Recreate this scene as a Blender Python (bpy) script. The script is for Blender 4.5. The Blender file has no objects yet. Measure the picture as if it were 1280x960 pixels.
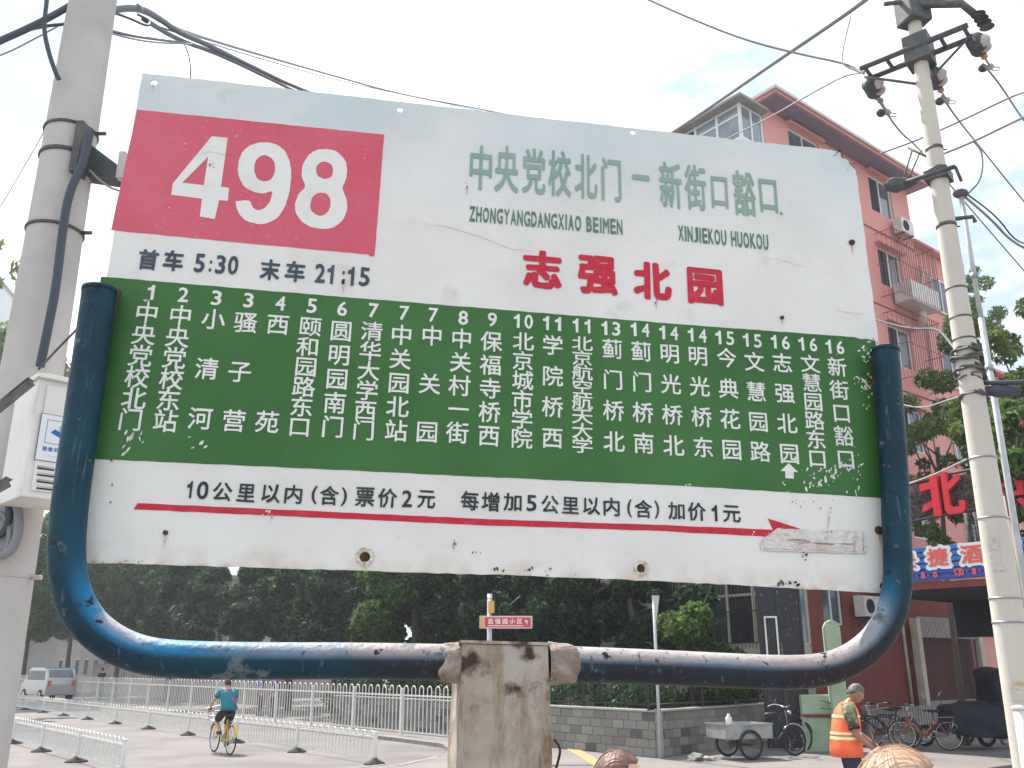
import bpy, bmesh, math, random
import numpy as np
from mathutils import Vector, Matrix, noise
from mathutils.geometry import tessellate_polygon

# ------------------------------------------------------------------ camera, sky, sun, exposure
SC = bpy.context.scene
COL = SC.collection
FPX = 1140.0
PITCH = math.radians(17.27)
CAM = Vector((0, 0, 1.85))
cd = bpy.data.cameras.new('camera'); cam = bpy.data.objects.new('camera', cd); COL.objects.link(cam)
cam.location = CAM; cam.rotation_euler = (math.pi / 2 + PITCH, 0, 0)
cd.sensor_width = 36.0; cd.lens = FPX / 1280 * 36; cd.clip_start = 0.05; cd.clip_end = 4000
SC.camera = cam

SUN_AZ = math.radians(-38)      # to the left of the view direction
SUN_EL = math.radians(57)
sd = bpy.data.lights.new('sun', 'SUN'); sun = bpy.data.objects.new('sun', sd); COL.objects.link(sun)
sd.energy = 4.6; sd.angle = math.radians(0.6); sd.color = (1.0, 0.95, 0.87)
sdir = Vector((math.sin(SUN_AZ) * math.cos(SUN_EL), math.cos(SUN_AZ) * math.cos(SUN_EL), math.sin(SUN_EL)))
sun.rotation_euler = sdir.to_track_quat('Z', 'Y').to_euler(); sun.location = (0, 0, 30)

W = bpy.data.worlds.new('World'); SC.world = W; W.use_nodes = True
nt = W.node_tree; nt.nodes.clear()
out = nt.nodes.new('ShaderNodeOutputWorld'); bg = nt.nodes.new('ShaderNodeBackground')
sky = nt.nodes.new('ShaderNodeTexSky'); sky.sky_type = 'NISHITA'; sky.sun_disc = False
sky.sun_elevation = SUN_EL; sky.sun_rotation = SUN_AZ; sky.air_density = 1.0; sky.dust_density = 2.0; sky.ozone_density = 1.5
tc = nt.nodes.new('ShaderNodeTexCoord'); mp = nt.nodes.new('ShaderNodeMapping'); mp.inputs['Scale'].default_value = (1.0, 1.0, 2.2)
mp.inputs['Location'].default_value = (0.35, 0.2, 0.1)
ns = nt.nodes.new('ShaderNodeTexNoise'); ns.inputs["Scale"].default_value = 3.1; ns.inputs['Detail'].default_value = 7; ns.inputs['Roughness'].default_value = 0.6
rp = nt.nodes.new('ShaderNodeValToRGB'); rp.color_ramp.elements[0].position = 0.43; rp.color_ramp.elements[1].position = 0.60
rp.color_ramp.elements[0].color = (0.0, 0.0, 0.0, 1)
mx = nt.nodes.new('ShaderNodeMix'); mx.data_type = 'RGBA'
mx.inputs[7].default_value = (12.2, 12.4, 12.8, 1)
nt.links.new(tc.outputs['Generated'], mp.inputs[0]); nt.links.new(mp.outputs[0], ns.inputs['Vector'])
nt.links.new(ns.outputs['Fac'], rp.inputs[0]); mb = nt.nodes.new('ShaderNodeMix'); mb.data_type = 'RGBA'; mb.inputs[0].default_value = 0.96; mb.inputs[7].default_value = (4.5, 5.7, 6.9, 1)
nt.links.new(sky.outputs[0], mb.inputs[6])
nt.links.new(rp.outputs[0], mx.inputs[0]); nt.links.new(mb.outputs[2], mx.inputs[6])
nt.links.new(mx.outputs[2], bg.inputs[0]); bg.inputs[1].default_value = 0.075
nt.links.new(bg.outputs[0], out.inputs[0])
SC.view_settings.view_transform = 'Standard'; SC.view_settings.look = 'None'
SC.view_settings.gamma = 1.0; SC.view_settings.use_curve_mapping = False
SC.view_settings.exposure = 1.04
SC.cycles.use_denoising = True
SC.cycles.max_bounces = 6
random.seed(7)
R_ = random.random
def rr(a, b): return a + (b - a) * random.random()

# ------------------------------------------------------------------ geometry of the view (to survey positions)
CP, SP = math.cos(PITCH), math.sin(PITCH)
def ray(px, py):
    a = (px - 640) / FPX; b = (480 - py) / FPX
    return Vector((a, CP - b * SP, SP + b * CP))
def at_y(px, py, Y):
    r = ray(px, py); return CAM + r * (Y / r.y)
def on_ground(px, py, z=0.0):
    r = ray(px, py); return CAM + r * ((z - CAM.z) / r.z)
def on_plane(px, py, p0, n):
    r = ray(px, py); return CAM + r * ((p0 - CAM).dot(n) / r.dot(n))
def vp_dir(x, up, f): return (Vector((1, 0, 0)) * x + Vector((0, -SP, CP)) * up + Vector((0, CP, SP)) * f).normalized()

# ------------------------------------------------------------------ tags and object helpers
def tag(o, label=None, cat=None, group=None, kind=None):
    if label: o['label'] = label
    if cat: o['category'] = cat
    if group: o['group'] = group
    if kind: o['kind'] = kind
    return o
def link_mesh(name, me, m=None, parent=None, kind=None):
    o = bpy.data.objects.new(name, me); COL.objects.link(o)
    if m is not None and not me.materials: me.materials.append(m)
    if parent is not None: o.parent = parent
    if kind: o['kind'] = kind
    return o
def thing(name, label, cat, loc=(0, 0, 0), rz=0.0, group=None):
    o = bpy.data.objects.new(name, None); COL.objects.link(o)
    o.empty_display_size = 0.2
    o.location = loc; o.rotation_euler = (0, 0, rz)
    return tag(o, label, cat, group)
def copy_tree(o, parent=None):
    c = o.copy(); COL.objects.link(c); c.parent = parent
    for ch in list(o.children): copy_tree(ch, c)
    return c

class MB:
    """collects shapes into one bmesh"""
    def __init__(s): s.b = bmesh.new()
    def box(s, c, d, rot=None, bev=0.0):
        m = Matrix.Translation(Vector(c))
        if rot is not None: m = m @ (rot if isinstance(rot, Matrix) else Matrix.Rotation(rot, 4, 'Z'))
        m = m @ Matrix.Diagonal((d[0], d[1], d[2], 1))
        r = bmesh.ops.create_cube(s.b, size=1, matrix=m)
        if bev > 0:
            es = list({e for v in r['verts'] for e in v.link_edges})
            bmesh.ops.bevel(s.b, geom=es, offset=bev, segments=2, affect='EDGES', profile=0.6)
        return s
    def tube(s, pts, r, n=8, caps=True, closed=False):
        pts = [Vector(p) for p in pts]; N = len(pts)
        rs = r if isinstance(r, (list, tuple)) else [r] * N
        rings = []; ref = None
        for i, p in enumerate(pts):
            if closed: t = pts[(i + 1) % N] - pts[i - 1]
            else: t = (pts[min(i + 1, N - 1)] - pts[max(i - 1, 0)])
            if t.length < 1e-9: t = Vector((0, 0, 1))
            t.normalize()
            if ref is None:
                ref = Vector((0, 0, 1)) if abs(t.z) < 0.9 else Vector((1, 0, 0))
            a = ref - t * ref.dot(t)
            if a.length < 1e-6: a = t.orthogonal()
            a.normalize(); ref = a; b = t.cross(a)
            rings.append([s.b.verts.new(p + (a * math.cos(2 * math.pi * k / n) + b * math.sin(2 * math.pi * k / n)) * rs[i]) for k in range(n)])
        M = N if closed else N - 1
        for i in range(M):
            A, B = rings[i], rings[(i + 1) % N]
            for k in range(n):
                f = s.b.faces.new((A[k], A[(k + 1) % n], B[(k + 1) % n], B[k])); f.smooth = True
        if caps and not closed:
            s.b.faces.new(list(reversed(rings[0]))); s.b.faces.new(rings[-1])
        return s
    def loft(s, rings, n=16, caps=True, smooth=True, jit=0.0):
        """rings: (cx, cy, cz, rx, ry)"""
        R = []
        for (cx, cy, cz, rx, ry) in rings:
            R.append([s.b.verts.new((cx + rx * math.cos(2 * math.pi * k / n) * (1 + jit * (R_() - .5)), cy + ry * math.sin(2 * math.pi * k / n) * (1 + jit * (R_() - .5)), cz)) for k in range(n)])
        for A, B in zip(R, R[1:]):
            for k in range(n):
                f = s.b.faces.new((A[k], A[(k + 1) % n], B[(k + 1) % n], B[k])); f.smooth = smooth
        if caps:
            s.b.faces.new(list(reversed(R[0]))); s.b.faces.new(R[-1])
        return s
    def prism(s, poly, thick, M=None):
        """poly: 2D outline (x, y) extruded from z=0 to -thick, placed by matrix M"""
        M = M or Matrix()
        vs = [Vector((p[0], p[1], 0)) for p in poly]
        tris = tessellate_polygon([vs])
        top = [s.b.verts.new(M @ v) for v in vs]
        bot = [s.b.verts.new(M @ (v - Vector((0, 0, thick)))) for v in vs]
        for t in tris:
            try:
                s.b.faces.new([top[i] for i in t]); s.b.faces.new([bot[i] for i in reversed(t)])
            except ValueError: pass
        n = len(vs)
        for i in range(n):
            s.b.faces.new((top[i], bot[i], bot[(i + 1) % n], top[(i + 1) % n]))
        return s
    def ico(s, c, r, sub=2, sc=(1, 1, 1), rough=0.0):
        m = Matrix.Translation(Vector(c)) @ Matrix.Diagonal((sc[0], sc[1], sc[2], 1))
        res = bmesh.ops.create_icosphere(s.b, subdivisions=sub, radius=r, matrix=m)
        for v in res['verts']:
            if rough: v.co += (v.co - Vector(c)) * rough * noise.noise(v.co * (2.3 / r))
            for f in v.link_faces: f.smooth = True
        return s
    def mesh(s, name='mesh', fix=True):
        if fix: bmesh.ops.recalc_face_normals(s.b, faces=s.b.faces)
        me = bpy.data.meshes.new(name); s.b.to_mesh(me); s.b.free(); return me
    def build(s, name, m=None, parent=None, kind=None, fix=True):
        return link_mesh(name, s.mesh(name, fix), m, parent, kind)

# ------------------------------------------------------------------ materials
def mat(name, col, rough=0.7, col2=None, scale=6.0, lo=0.4, hi=0.65, metal=0.0, bump=0.0, bscale=40.0, spec=0.4, detail=6,
        col3=None, scale3=1.5, lo3=0.5, hi3=0.6, coat=0.0, stretch=(1, 1, 1), trans=0.0, island=0.0, alpha=None):
    m = bpy.data.materials.new(name); m.use_nodes = True
    t = m.node_tree; b = t.nodes['Principled BSDF']
    b.inputs['Roughness'].default_value = rough; b.inputs['Metallic'].default_value = metal
    b.inputs['Specular IOR Level'].default_value = spec; b.inputs['Coat Weight'].default_value = coat
    L = t.links.new
    tcn = t.nodes.new('ShaderNodeTexCoord'); mpn = t.nodes.new('ShaderNodeMapping'); mpn.inputs['Scale'].default_value = stretch
    L(tcn.outputs['Object'], mpn.inputs[0])
    cur = None
    def noisefac(sc, lo_, hi_):
        n = t.nodes.new('ShaderNodeTexNoise'); n.inputs['Scale'].default_value = sc; n.inputs['Detail'].default_value = detail; n.inputs['Roughness'].default_value = 0.62
        L(mpn.outputs[0], n.inputs['Vector'])
        r = t.nodes.new('ShaderNodeMapRange'); r.inputs[1].default_value = lo_; r.inputs[2].default_value = hi_
        L(n.outputs['Fac'], r.inputs[0]); return r.outputs[0]
    def mixc(fac, a, c):
        x = t.nodes.new('ShaderNodeMix'); x.data_type = 'RGBA'
        L(fac, x.inputs[0])
        if hasattr(a, 'links'): L(a, x.inputs[6])
        else: x.inputs[6].default_value = (*a, 1)
        x.inputs[7].default_value = (*c, 1); return x.outputs[2]
    cur = tuple(col)
    if col2 is not None: cur = mixc(noisefac(scale, lo, hi), cur, col2)
    if col3 is not None: cur = mixc(noisefac(scale3, lo3, hi3), cur, col3)
    if island > 0:
        g = t.nodes.new('ShaderNodeNewGeometry'); h = t.nodes.new('ShaderNodeHueSaturation')
        r = t.nodes.new('ShaderNodeMapRange'); r.inputs[3].default_value = 1 - island; r.inputs[4].default_value = 1 + island
        L(g.outputs['Random Per Island'], r.inputs[0]); L(r.outputs[0], h.inputs['Value'])
        if hasattr(cur, 'links'): L(cur, h.inputs['Color'])
        else: h.inputs['Color'].default_value = (*cur, 1)
        cur = h.outputs[0]
    if hasattr(cur, 'links'): L(cur, b.inputs['Base Color'])
    else: b.inputs['Base Color'].default_value = (*cur, 1)
    if bump > 0:
        n = t.nodes.new('ShaderNodeTexNoise'); n.inputs['Scale'].default_value = bscale; n.inputs['Detail'].default_value = 5
        L(mpn.outputs[0], n.inputs['Vector'])
        bp = t.nodes.new('ShaderNodeBump'); bp.inputs['Strength'].default_value = bump; bp.inputs['Distance'].default_value = 0.01
        L(n.outputs['Fac'], bp.inputs['Height']); L(bp.outputs[0], b.inputs['Normal'])
    if trans > 0:
        tr = t.nodes.new('ShaderNodeBsdfTranslucent'); ms = t.nodes.new('ShaderNodeMixShader'); ms.inputs[0].default_value = trans
        if hasattr(cur, 'links'): L(cur, tr.inputs[0])
        else: tr.inputs[0].default_value = (*cur, 1)
        o = t.nodes['Material Output']; L(b.outputs[0], ms.inputs[1]); L(tr.outputs[0], ms.inputs[2]); L(ms.outputs[0], o.inputs[0])
    return m

# ------------------------------------------------------------------ glyph shapes from the built-in font
_gc = {}
_one = [(.36, 0), (.36, .71), (.255, .71), (.22, .63), (.15, .575), (.04, .55), (.04, .455), (.225, .47), (.225, 0)]
_gc['1'] = (_one, [(0, 1, 2, 8), (2, 3, 7, 8), (3, 4, 6, 7), (4, 5, 6)], (.04, 0, .36, .71))
def glyph(ch):
    if ch in _gc: return _gc[ch]
    c = bpy.data.curves.new('glyph', 'FONT'); c.body = ch; c.size = 1; c.resolution_u = 3
    o = bpy.data.objects.new('glyph', c); COL.objects.link(o)
    bpy.context.view_layer.update()
    ev = o.evaluated_get(bpy.context.evaluated_depsgraph_get()); me = ev.to_mesh()
    vs = [(v.co.x, v.co.y) for v in me.vertices]; fs = [tuple(p.vertices) for p in me.polygons]
    ev.to_mesh_clear(); bpy.data.objects.remove(o); bpy.data.curves.remove(c)
    xs = [v[0] for v in vs] or [0]; ys = [v[1] for v in vs] or [0]
    _gc[ch] = (vs, fs, (min(xs), min(ys), max(xs), max(ys))); return _gc[ch]
def put_glyph(bm, ch, cx, cy, w, h, off=0.0, mode='em', z=0.0, M=None, jit=0.0, shear=0.0):
    """off: how far the strokes are fattened on each side, in em; done with shifted copies, each a few micrometres above the last"""
    vs, fs, bb = glyph(ch)
    if mode == 'em': x0, x1, y0, y1 = 0.0, 1.0, -0.12, 0.88
    else: x0, y0, x1, y1 = bb[0] - off, bb[1] - off, bb[2] + off, bb[3] + off
    js = [(rr(-jit, jit), rr(-jit, jit)) for _ in vs]
    shifts = [(0, 0)]
    if off > 0: shifts += [(math.cos(k * math.pi / 4 + .4) * off, math.sin(k * math.pi / 4 + .4) * off) for k in range(8)]
    for si, (ox, oy) in enumerate(shifts):
        V = []
        for (x, y), (jx, jy) in zip(vs, js):
            fx = (x + ox - x0) / (x1 - x0) - 0.5; fy = (y + oy - y0) / (y1 - y0) - 0.5
            p = Vector((cx + fx * w + shear * fy * h + jx, cy + fy * h + jy, z + si * abs(w) * 0.0004))
            V.append(bm.verts.new(M @ p if M else p))
        for f in fs:
            try: bm.faces.new([V[i] for i in f])
            except ValueError: pass
# ================================================================== BUS STOP SIGN
E1 = vp_dir(7950, -542, 1140)
E2 = vp_dir(78, 3380, 1140); E2 = (E2 - E1 * E2.dot(E1)).normalized()
EN = E1.cross(E2)                       # towards the camera
_r = ray(178, 91); O1 = CAM + _r
w1 = (on_plane(1066, 190, O1, EN) - O1).length
BO = CAM + _r * (0.95 / w1)
BM = Matrix.Translation(BO) @ Matrix(((E1.x, E2.x, EN.x, 0), (E1.y, E2.y, EN.y, 0), (E1.z, E2.z, EN.z, 0), (0, 0, 0, 1)))
BI = BM.inverted()
def B(px, py, w=0.0):
    p = on_plane(px, py, BO + EN * w, EN); q = BI @ p; return (q.x, q.y)

m_board = mat('painted_sheet_metal', (0.70, 0.69, 0.66), 0.5, (0.60, 0.585, 0.55), 5, 0.45, 0.8, bump=0.08, bscale=60, spec=0.35,
              col3=(0.52, 0.50, 0.45), scale3=14, lo3=0.62, hi3=0.8)
def board_material():
    m = m_board; t = m.node_tree; L = t.links.new; b = t.nodes['Principled BSDF']
    src = b.inputs['Base Color'].links[0].from_socket
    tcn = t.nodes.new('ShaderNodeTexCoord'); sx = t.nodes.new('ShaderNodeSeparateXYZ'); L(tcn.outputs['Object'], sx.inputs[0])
    # bluish blotches at the top edge, stain plus sky glare put into the colour, rust creeping up from the bottom edge: both broken up by noise
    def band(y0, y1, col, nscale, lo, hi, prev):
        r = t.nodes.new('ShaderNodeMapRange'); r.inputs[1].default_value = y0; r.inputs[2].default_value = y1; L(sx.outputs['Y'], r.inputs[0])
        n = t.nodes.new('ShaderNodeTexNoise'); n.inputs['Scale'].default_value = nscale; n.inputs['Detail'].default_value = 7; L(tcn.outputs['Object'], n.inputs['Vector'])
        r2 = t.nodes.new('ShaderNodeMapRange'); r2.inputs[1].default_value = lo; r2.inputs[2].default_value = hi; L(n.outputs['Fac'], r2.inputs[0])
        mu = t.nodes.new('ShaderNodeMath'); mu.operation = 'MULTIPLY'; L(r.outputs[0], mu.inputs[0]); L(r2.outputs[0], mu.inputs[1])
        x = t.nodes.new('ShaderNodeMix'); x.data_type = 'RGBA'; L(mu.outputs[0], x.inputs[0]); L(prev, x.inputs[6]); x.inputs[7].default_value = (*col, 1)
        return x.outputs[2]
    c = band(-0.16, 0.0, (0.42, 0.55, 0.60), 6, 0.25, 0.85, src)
    c = band(-0.578, -0.612, (0.45, 0.30, 0.16), 30, 0.42, 0.75, c)
    c = band(-0.600, -0.611, (0.10, 0.05, 0.03), 45, 0.5, 0.62, c)
    L(c, b.inputs['Base Color'])
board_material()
m_red = mat('glare_paled_red_print', (0.56, 0.055, 0.095), 0.5, (0.60, 0.12, 0.175), 3.0, 0.35, 0.7, spec=0.35, col3=(0.66, 0.26, 0.32), scale3=140, lo3=0.60, hi3=0.8)  # pinker blotches put the glare's bleaching into the print colour
m_red2 = mat('deep_red_print', (0.50, 0.012, 0.035), 0.5, (0.55, 0.05, 0.07), 60, 0.5, 0.8, spec=0.35)
m_green = mat('green_print', (0.024, 0.112, 0.020), 0.5, (0.05, 0.165, 0.038), 4.0, 0.35, 0.75, spec=0.35, col3=(0.09, 0.22, 0.09), scale3=160, lo3=0.62, hi3=0.85)
m_pgreen = mat('glare_paled_green_print', (0.20, 0.33, 0.27), 0.55, (0.27, 0.38, 0.33), 9, 0.35, 0.7, spec=0.35)  # pale grey-green carries the washout of the glare in the ink colour
m_dgreen = mat('small_green_print', (0.07, 0.17, 0.10), 0.55, (0.14, 0.25, 0.17), 12, 0.4, 0.75, spec=0.35)
m_ink = mat('dark_ink', (0.018, 0.022, 0.026), 0.5, (0.07, 0.08, 0.09), 30, 0.5, 0.8)
m_ink2 = mat('bluish_ink', (0.035, 0.055, 0.075), 0.5, (0.10, 0.12, 0.14), 30, 0.5, 0.8)
m_white = mat('white_print', (0.70, 0.71, 0.67), 0.5, (0.60, 0.62, 0.57), 25, 0.5, 0.8)
m_rust = mat('rust', (0.10, 0.045, 0.02), 0.85, (0.03, 0.02, 0.015), 60, 0.4, 0.6, bump=0.4)

sign = bpy.data.objects.new('bus_stop_sign', None); COL.objects.link(sign); sign.empty_display_size = 0.2
sign.matrix_world = BM
tag(sign, 'large bus stop sign for route 498 in a blue pipe frame on a stained post', 'bus stop sign')

def flat(name, loops, m, z, parent, jit=0.0, thick=0.0):
    """flat shape on the board: first loop is the outline, the others are holes (board coordinates)"""
    L3 = [[Vector((x, y, 0)) for x, y in lp] for lp in loops]
    tri = tessellate_polygon(L3); b = bmesh.new()
    V = [b.verts.new((v.x, v.y, z)) for lp in L3 for v in lp]
    for t in tri:
        try: b.faces.new([V[i] for i in t])
        except ValueError: pass
    if thick:
        V2 = [b.verts.new((v.co.x, v.co.y, z - thick)) for v in V]
        for t in tri:
            try: b.faces.new([V2[i] for i in reversed(t)])
            except ValueError: pass
        i0 = 0
        for lp in L3:
            n = len(lp)
            for i in range(n):
                a, c = i0 + i, i0 + (i + 1) % n
                b.faces.new((V[a], V[c], V2[c], V2[a]))
            i0 += n
    bmesh.ops.recalc_face_normals(b, faces=b.faces)
    if not thick:
        for f in b.faces:
            if f.normal.z < 0: f.normal_flip()
    me = bpy.data.meshes.new(name); b.to_mesh(me); b.free()
    return link_mesh(name, me, m, parent)
def rough_line(pts, step, jit):
    o = []
    for i, p in enumerate(pts):
        q = pts[(i + 1) % len(pts)]; d = math.dist(p, q); n = max(1, int(d / step))
        for k in range(n):
            t = k / n; j = jit if k else 0
            o.append((p[0] + (q[0] - p[0]) * t + rr(-j, j), p[1] + (q[1] - p[1]) * t + rr(-j, j)))
    return o
def circ(c, r, n=14): return [(c[0] + r * math.cos(2 * math.pi * k / n), c[1] + r * math.sin(2 * math.pi * k / n)) for k in range(n)]

outline = [B(178, 91), B(340, 108.5), B(500, 127), B(700, 150), B(870, 169), B(1000, 183), B(1040, 187.5), B(1050, 190.5), B(1053, 197), B(1061, 201),
           B(1064, 208), B(1069, 212), B(1071, 220), B(1088, 350), B(1105, 480), B(1130, 735), B(1112, 741.5), B(1095, 741), B(860, 728), B(662, 719.5), B(500, 715.2), B(300, 708.2), B(103, 703.3), B(70, 702)]
holes = [circ(B(192.5, 103), 0.0042), circ(B(500, 137), 0.0040), circ(B(791, 165.3), 0.0040), circ(B(456, 696), 0.0058), circ(B(801.5, 710.5), 0.0052)]
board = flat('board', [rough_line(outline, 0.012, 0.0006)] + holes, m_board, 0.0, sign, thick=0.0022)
board['label'] = 'white sheet metal board with chipped corner'

Z1, Z2, Z3 = 0.0004, 0.0008, 0.0012
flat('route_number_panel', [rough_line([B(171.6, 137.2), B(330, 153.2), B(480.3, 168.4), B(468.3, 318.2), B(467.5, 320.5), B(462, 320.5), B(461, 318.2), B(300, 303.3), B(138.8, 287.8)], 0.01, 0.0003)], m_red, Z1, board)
gl = [B(126.3, 345.6), B(330, 363.2), B(600, 385), B(850, 405.5), B(1068, 421.5), B(1076, 424), B(1083, 423.5), B(1094, 426), B(1110, 560), B(1118, 623.4), B(1103, 622.6),
      B(860, 607.5), B(600, 596), B(330, 583), B(118, 573.8), B(86, 572)]
flat('stop_list_panel', [rough_line(gl, 0.01, 0.0003)], m_green, Z1, board)

def text_obj(name, items, m, z=Z2, jit=0.00025, label=None):
    """every character is a piece of its own on the board"""
    for it in items:
        b = bmesh.new()
        ch, px, py, w, h = it[:5]; off = it[5] if len(it) > 5 else 0.02; mode = it[6] if len(it) > 6 else 'em'; sh = it[7] if len(it) > 7 else 0.0
        c = B(px, py); put_glyph(b, ch, c[0], c[1], w, h, off, mode, z, None, jit, sh)
        for f in b.faces:
            f.normal_update()
            if f.normal.z < 0: f.normal_flip()
        me = bpy.data.meshes.new(name); b.to_mesh(me); b.free()
        link_mesh(name, me, m, board)
def bbox_item(ch, l, t, r, b, off=0.02, ref=(0, 0), s=1.0, sh=0.0):
    """l..b: glyph edges measured at mid-height / mid-width in a crop with origin ref and scale s"""
    l, r = ref[0] + l / s, ref[0] + r / s; t, b = ref[1] + t / s, ref[1] + b / s
    cx, cy = (l + r) / 2, (t + b) / 2
    w = B(r, cy)[0] - B(l, cy)[0]; h = B(cx, t)[1] - B(cx, b)[1]
    return (ch, cx, cy, w, h, off, 'bbox', sh)
Rz = dict(ref=(120, 80), s=3.2)
def cpx(pts, k=1):
    P = [Vector((120 + x / 3.2, 80 + y / 3.2, 0)) for x, y in pts]
    for _ in range(k):
        o = []
        for a_, b_ in zip(P, P[1:] + P[:1]): o += [a_ * .78 + b_ * .22, a_ * .22 + b_ * .78]
        P = o
    j = .0003
    return [(q[0] + rr(-j, j), q[1] + rr(-j, j)) for q in (B(p.x, p.y) for p in P)]
num = {'4': [[(463, 290), (527, 297), (500, 492), (533, 497), (527, 548), (492, 545), (476, 621), (415, 612), (424, 540), (301, 524), (308, 480)], [(449, 372), (431, 487), (346, 477)]],
 '9': [[(665, 313), (720, 320), (760, 350), (778, 400), (782, 450), (775, 510), (758, 570), (730, 615), (690, 638), (650, 643), (600, 630), (570, 600), (557, 552), (562, 549), (612, 547), (618, 552), (628, 578), (650, 588), (680, 575), (700, 545), (708, 506), (670, 522), (620, 510), (590, 490), (570, 450), (567, 410), (580, 360), (610, 328)], [(678, 365), (705, 378), (718, 405), (715, 440), (700, 465), (672, 472), (645, 462), (632, 430), (636, 395), (652, 372)]],
 '8': [[(918, 340), (965, 350), (998, 385), (1006, 425), (1000, 465), (983, 500), (1003, 540), (1006, 580), (990, 625), (955, 655), (910, 663), (860, 655), (820, 630), (797, 595), (796, 560), (810, 520), (842, 490), (822, 455), (825, 405), (850, 365), (880, 345)], [(912, 390), (940, 400), (950, 425), (942, 455), (915, 463), (885, 450), (878, 425), (888, 400)], [(897, 515), (925, 520), (940, 545), (935, 585), (905, 612), (870, 600), (855, 575), (862, 540), (878, 522)]]}
for k_, lp_ in num.items():
    o = flat('numeral', [cpx(l, 0 if k_ == '4' else 2) for l in lp_], m_white, Z2, board); o['label'] = 'large white numeral ' + k_
tm = []
for ch, x, y, w, h in (('首', 210, 783, 80, 84), ('车', 310, 787, 80, 84), ('末', 697, 824, 80, 84), ('车', 797, 831, 80, 84)):
    tm.append(bbox_item(ch, x - w / 2, y - h / 2, x + w / 2, y + h / 2, 0.035, **Rz))
for ch, x, y, w in (('5', 415, 797, 42), ('3', 499, 803, 40), ('0', 549, 806, 42), ('2', 897, 838, 42), ('1', 938, 842, 26), ('1', 1020, 849, 26), ('5', 1074, 852, 42)):
    tm.append(bbox_item(ch, x - w / 2, y - 38, x + w / 2, y + 38, 0.025, **Rz))
tm.append(bbox_item(':', 453, 785, 463, 832, 0.02, **Rz)); tm.append(bbox_item(':', 984, 828, 994, 877, 0.02, **Rz))
text_obj('departure_time_character', tm, m_ink2, label='first bus 5:30 and last bus 21:15')
Q3 = dict(ref=(480, 100), s=3.2); Q4 = dict(ref=(780, 100), s=3.2)
tt = [bbox_item(c, *bb, 0.02, **Q3) for c, bb in (('中', (343, 262, 432, 440)), ('央', (444, 264, 538, 452)), ('党', (554, 274, 646, 456)), ('校', (657, 282, 748, 466)), ('北', (763, 298, 853, 474)), ('门', (870, 312, 948, 486)))]
tt += [bbox_item(c, *bb, 0.02, **Q4) for c, bb in (('新', (142, 328, 230, 512)), ('街', (243, 340, 328, 521)), ('口', (349, 388, 414, 514)), ('豁', (438, 364, 525, 543)), ('口', (541, 399, 612, 531)))]
tt.append(bbox_item('—', 33, 380, 101, 402, 0.0, **Q4))
text_obj('terminus_character', tt, m_pgreen, label='green terminus names paled by painted glare')
s1 = 'ZHONGYANGDANGXIAO BEIMEN'; s2 = 'XINJIEKOU HUOKOU'
def latin(s, x0, y0, x1, y1, h, ref, sc, off=0.03):
    wd = [0.62 if c in 'MOGQ' else 0.28 if c == 'I' else 0.5 if c == 'J' else 0.35 if c == ' ' else 0.56 for c in s]
    tot = sum(wd); a = 0; o = []
    for c, w in zip(s, wd):
        m_ = a + w / 2; a += w
        if c == ' ': continue
        f = m_ / tot; x = x0 + (x1 - x0) * f; y = y0 + (y1 - y0) * f; ww = (x1 - x0) * w / tot * (0.84 if c != 'I' else 0.5)
        o.append(bbox_item(c, x - ww / 2, y - h / 2, x + ww / 2, y + h / 2, off, ref=ref, s=sc))
    return o
text_obj('latin_letter', latin(s1, 340, 535, 955, 590, 62, (480, 100), 3.2) + latin(s2, 215, 612, 578, 651, 62, (780, 100), 3.2), m_dgreen, label='small green romanised terminus names')
text_obj('red_character', [bbox_item('志', 555, 683, 712, 834, 0.045, **Q3), bbox_item('强', 776, 703, 935, 859, 0.045, **Q3), bbox_item('北', 38, 730, 189, 879, 0.05, **Q4), bbox_item('园', 253, 753, 394, 899, 0.045, **Q4)], m_red2, jit=0.0006, label='red name of this stop')

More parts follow.
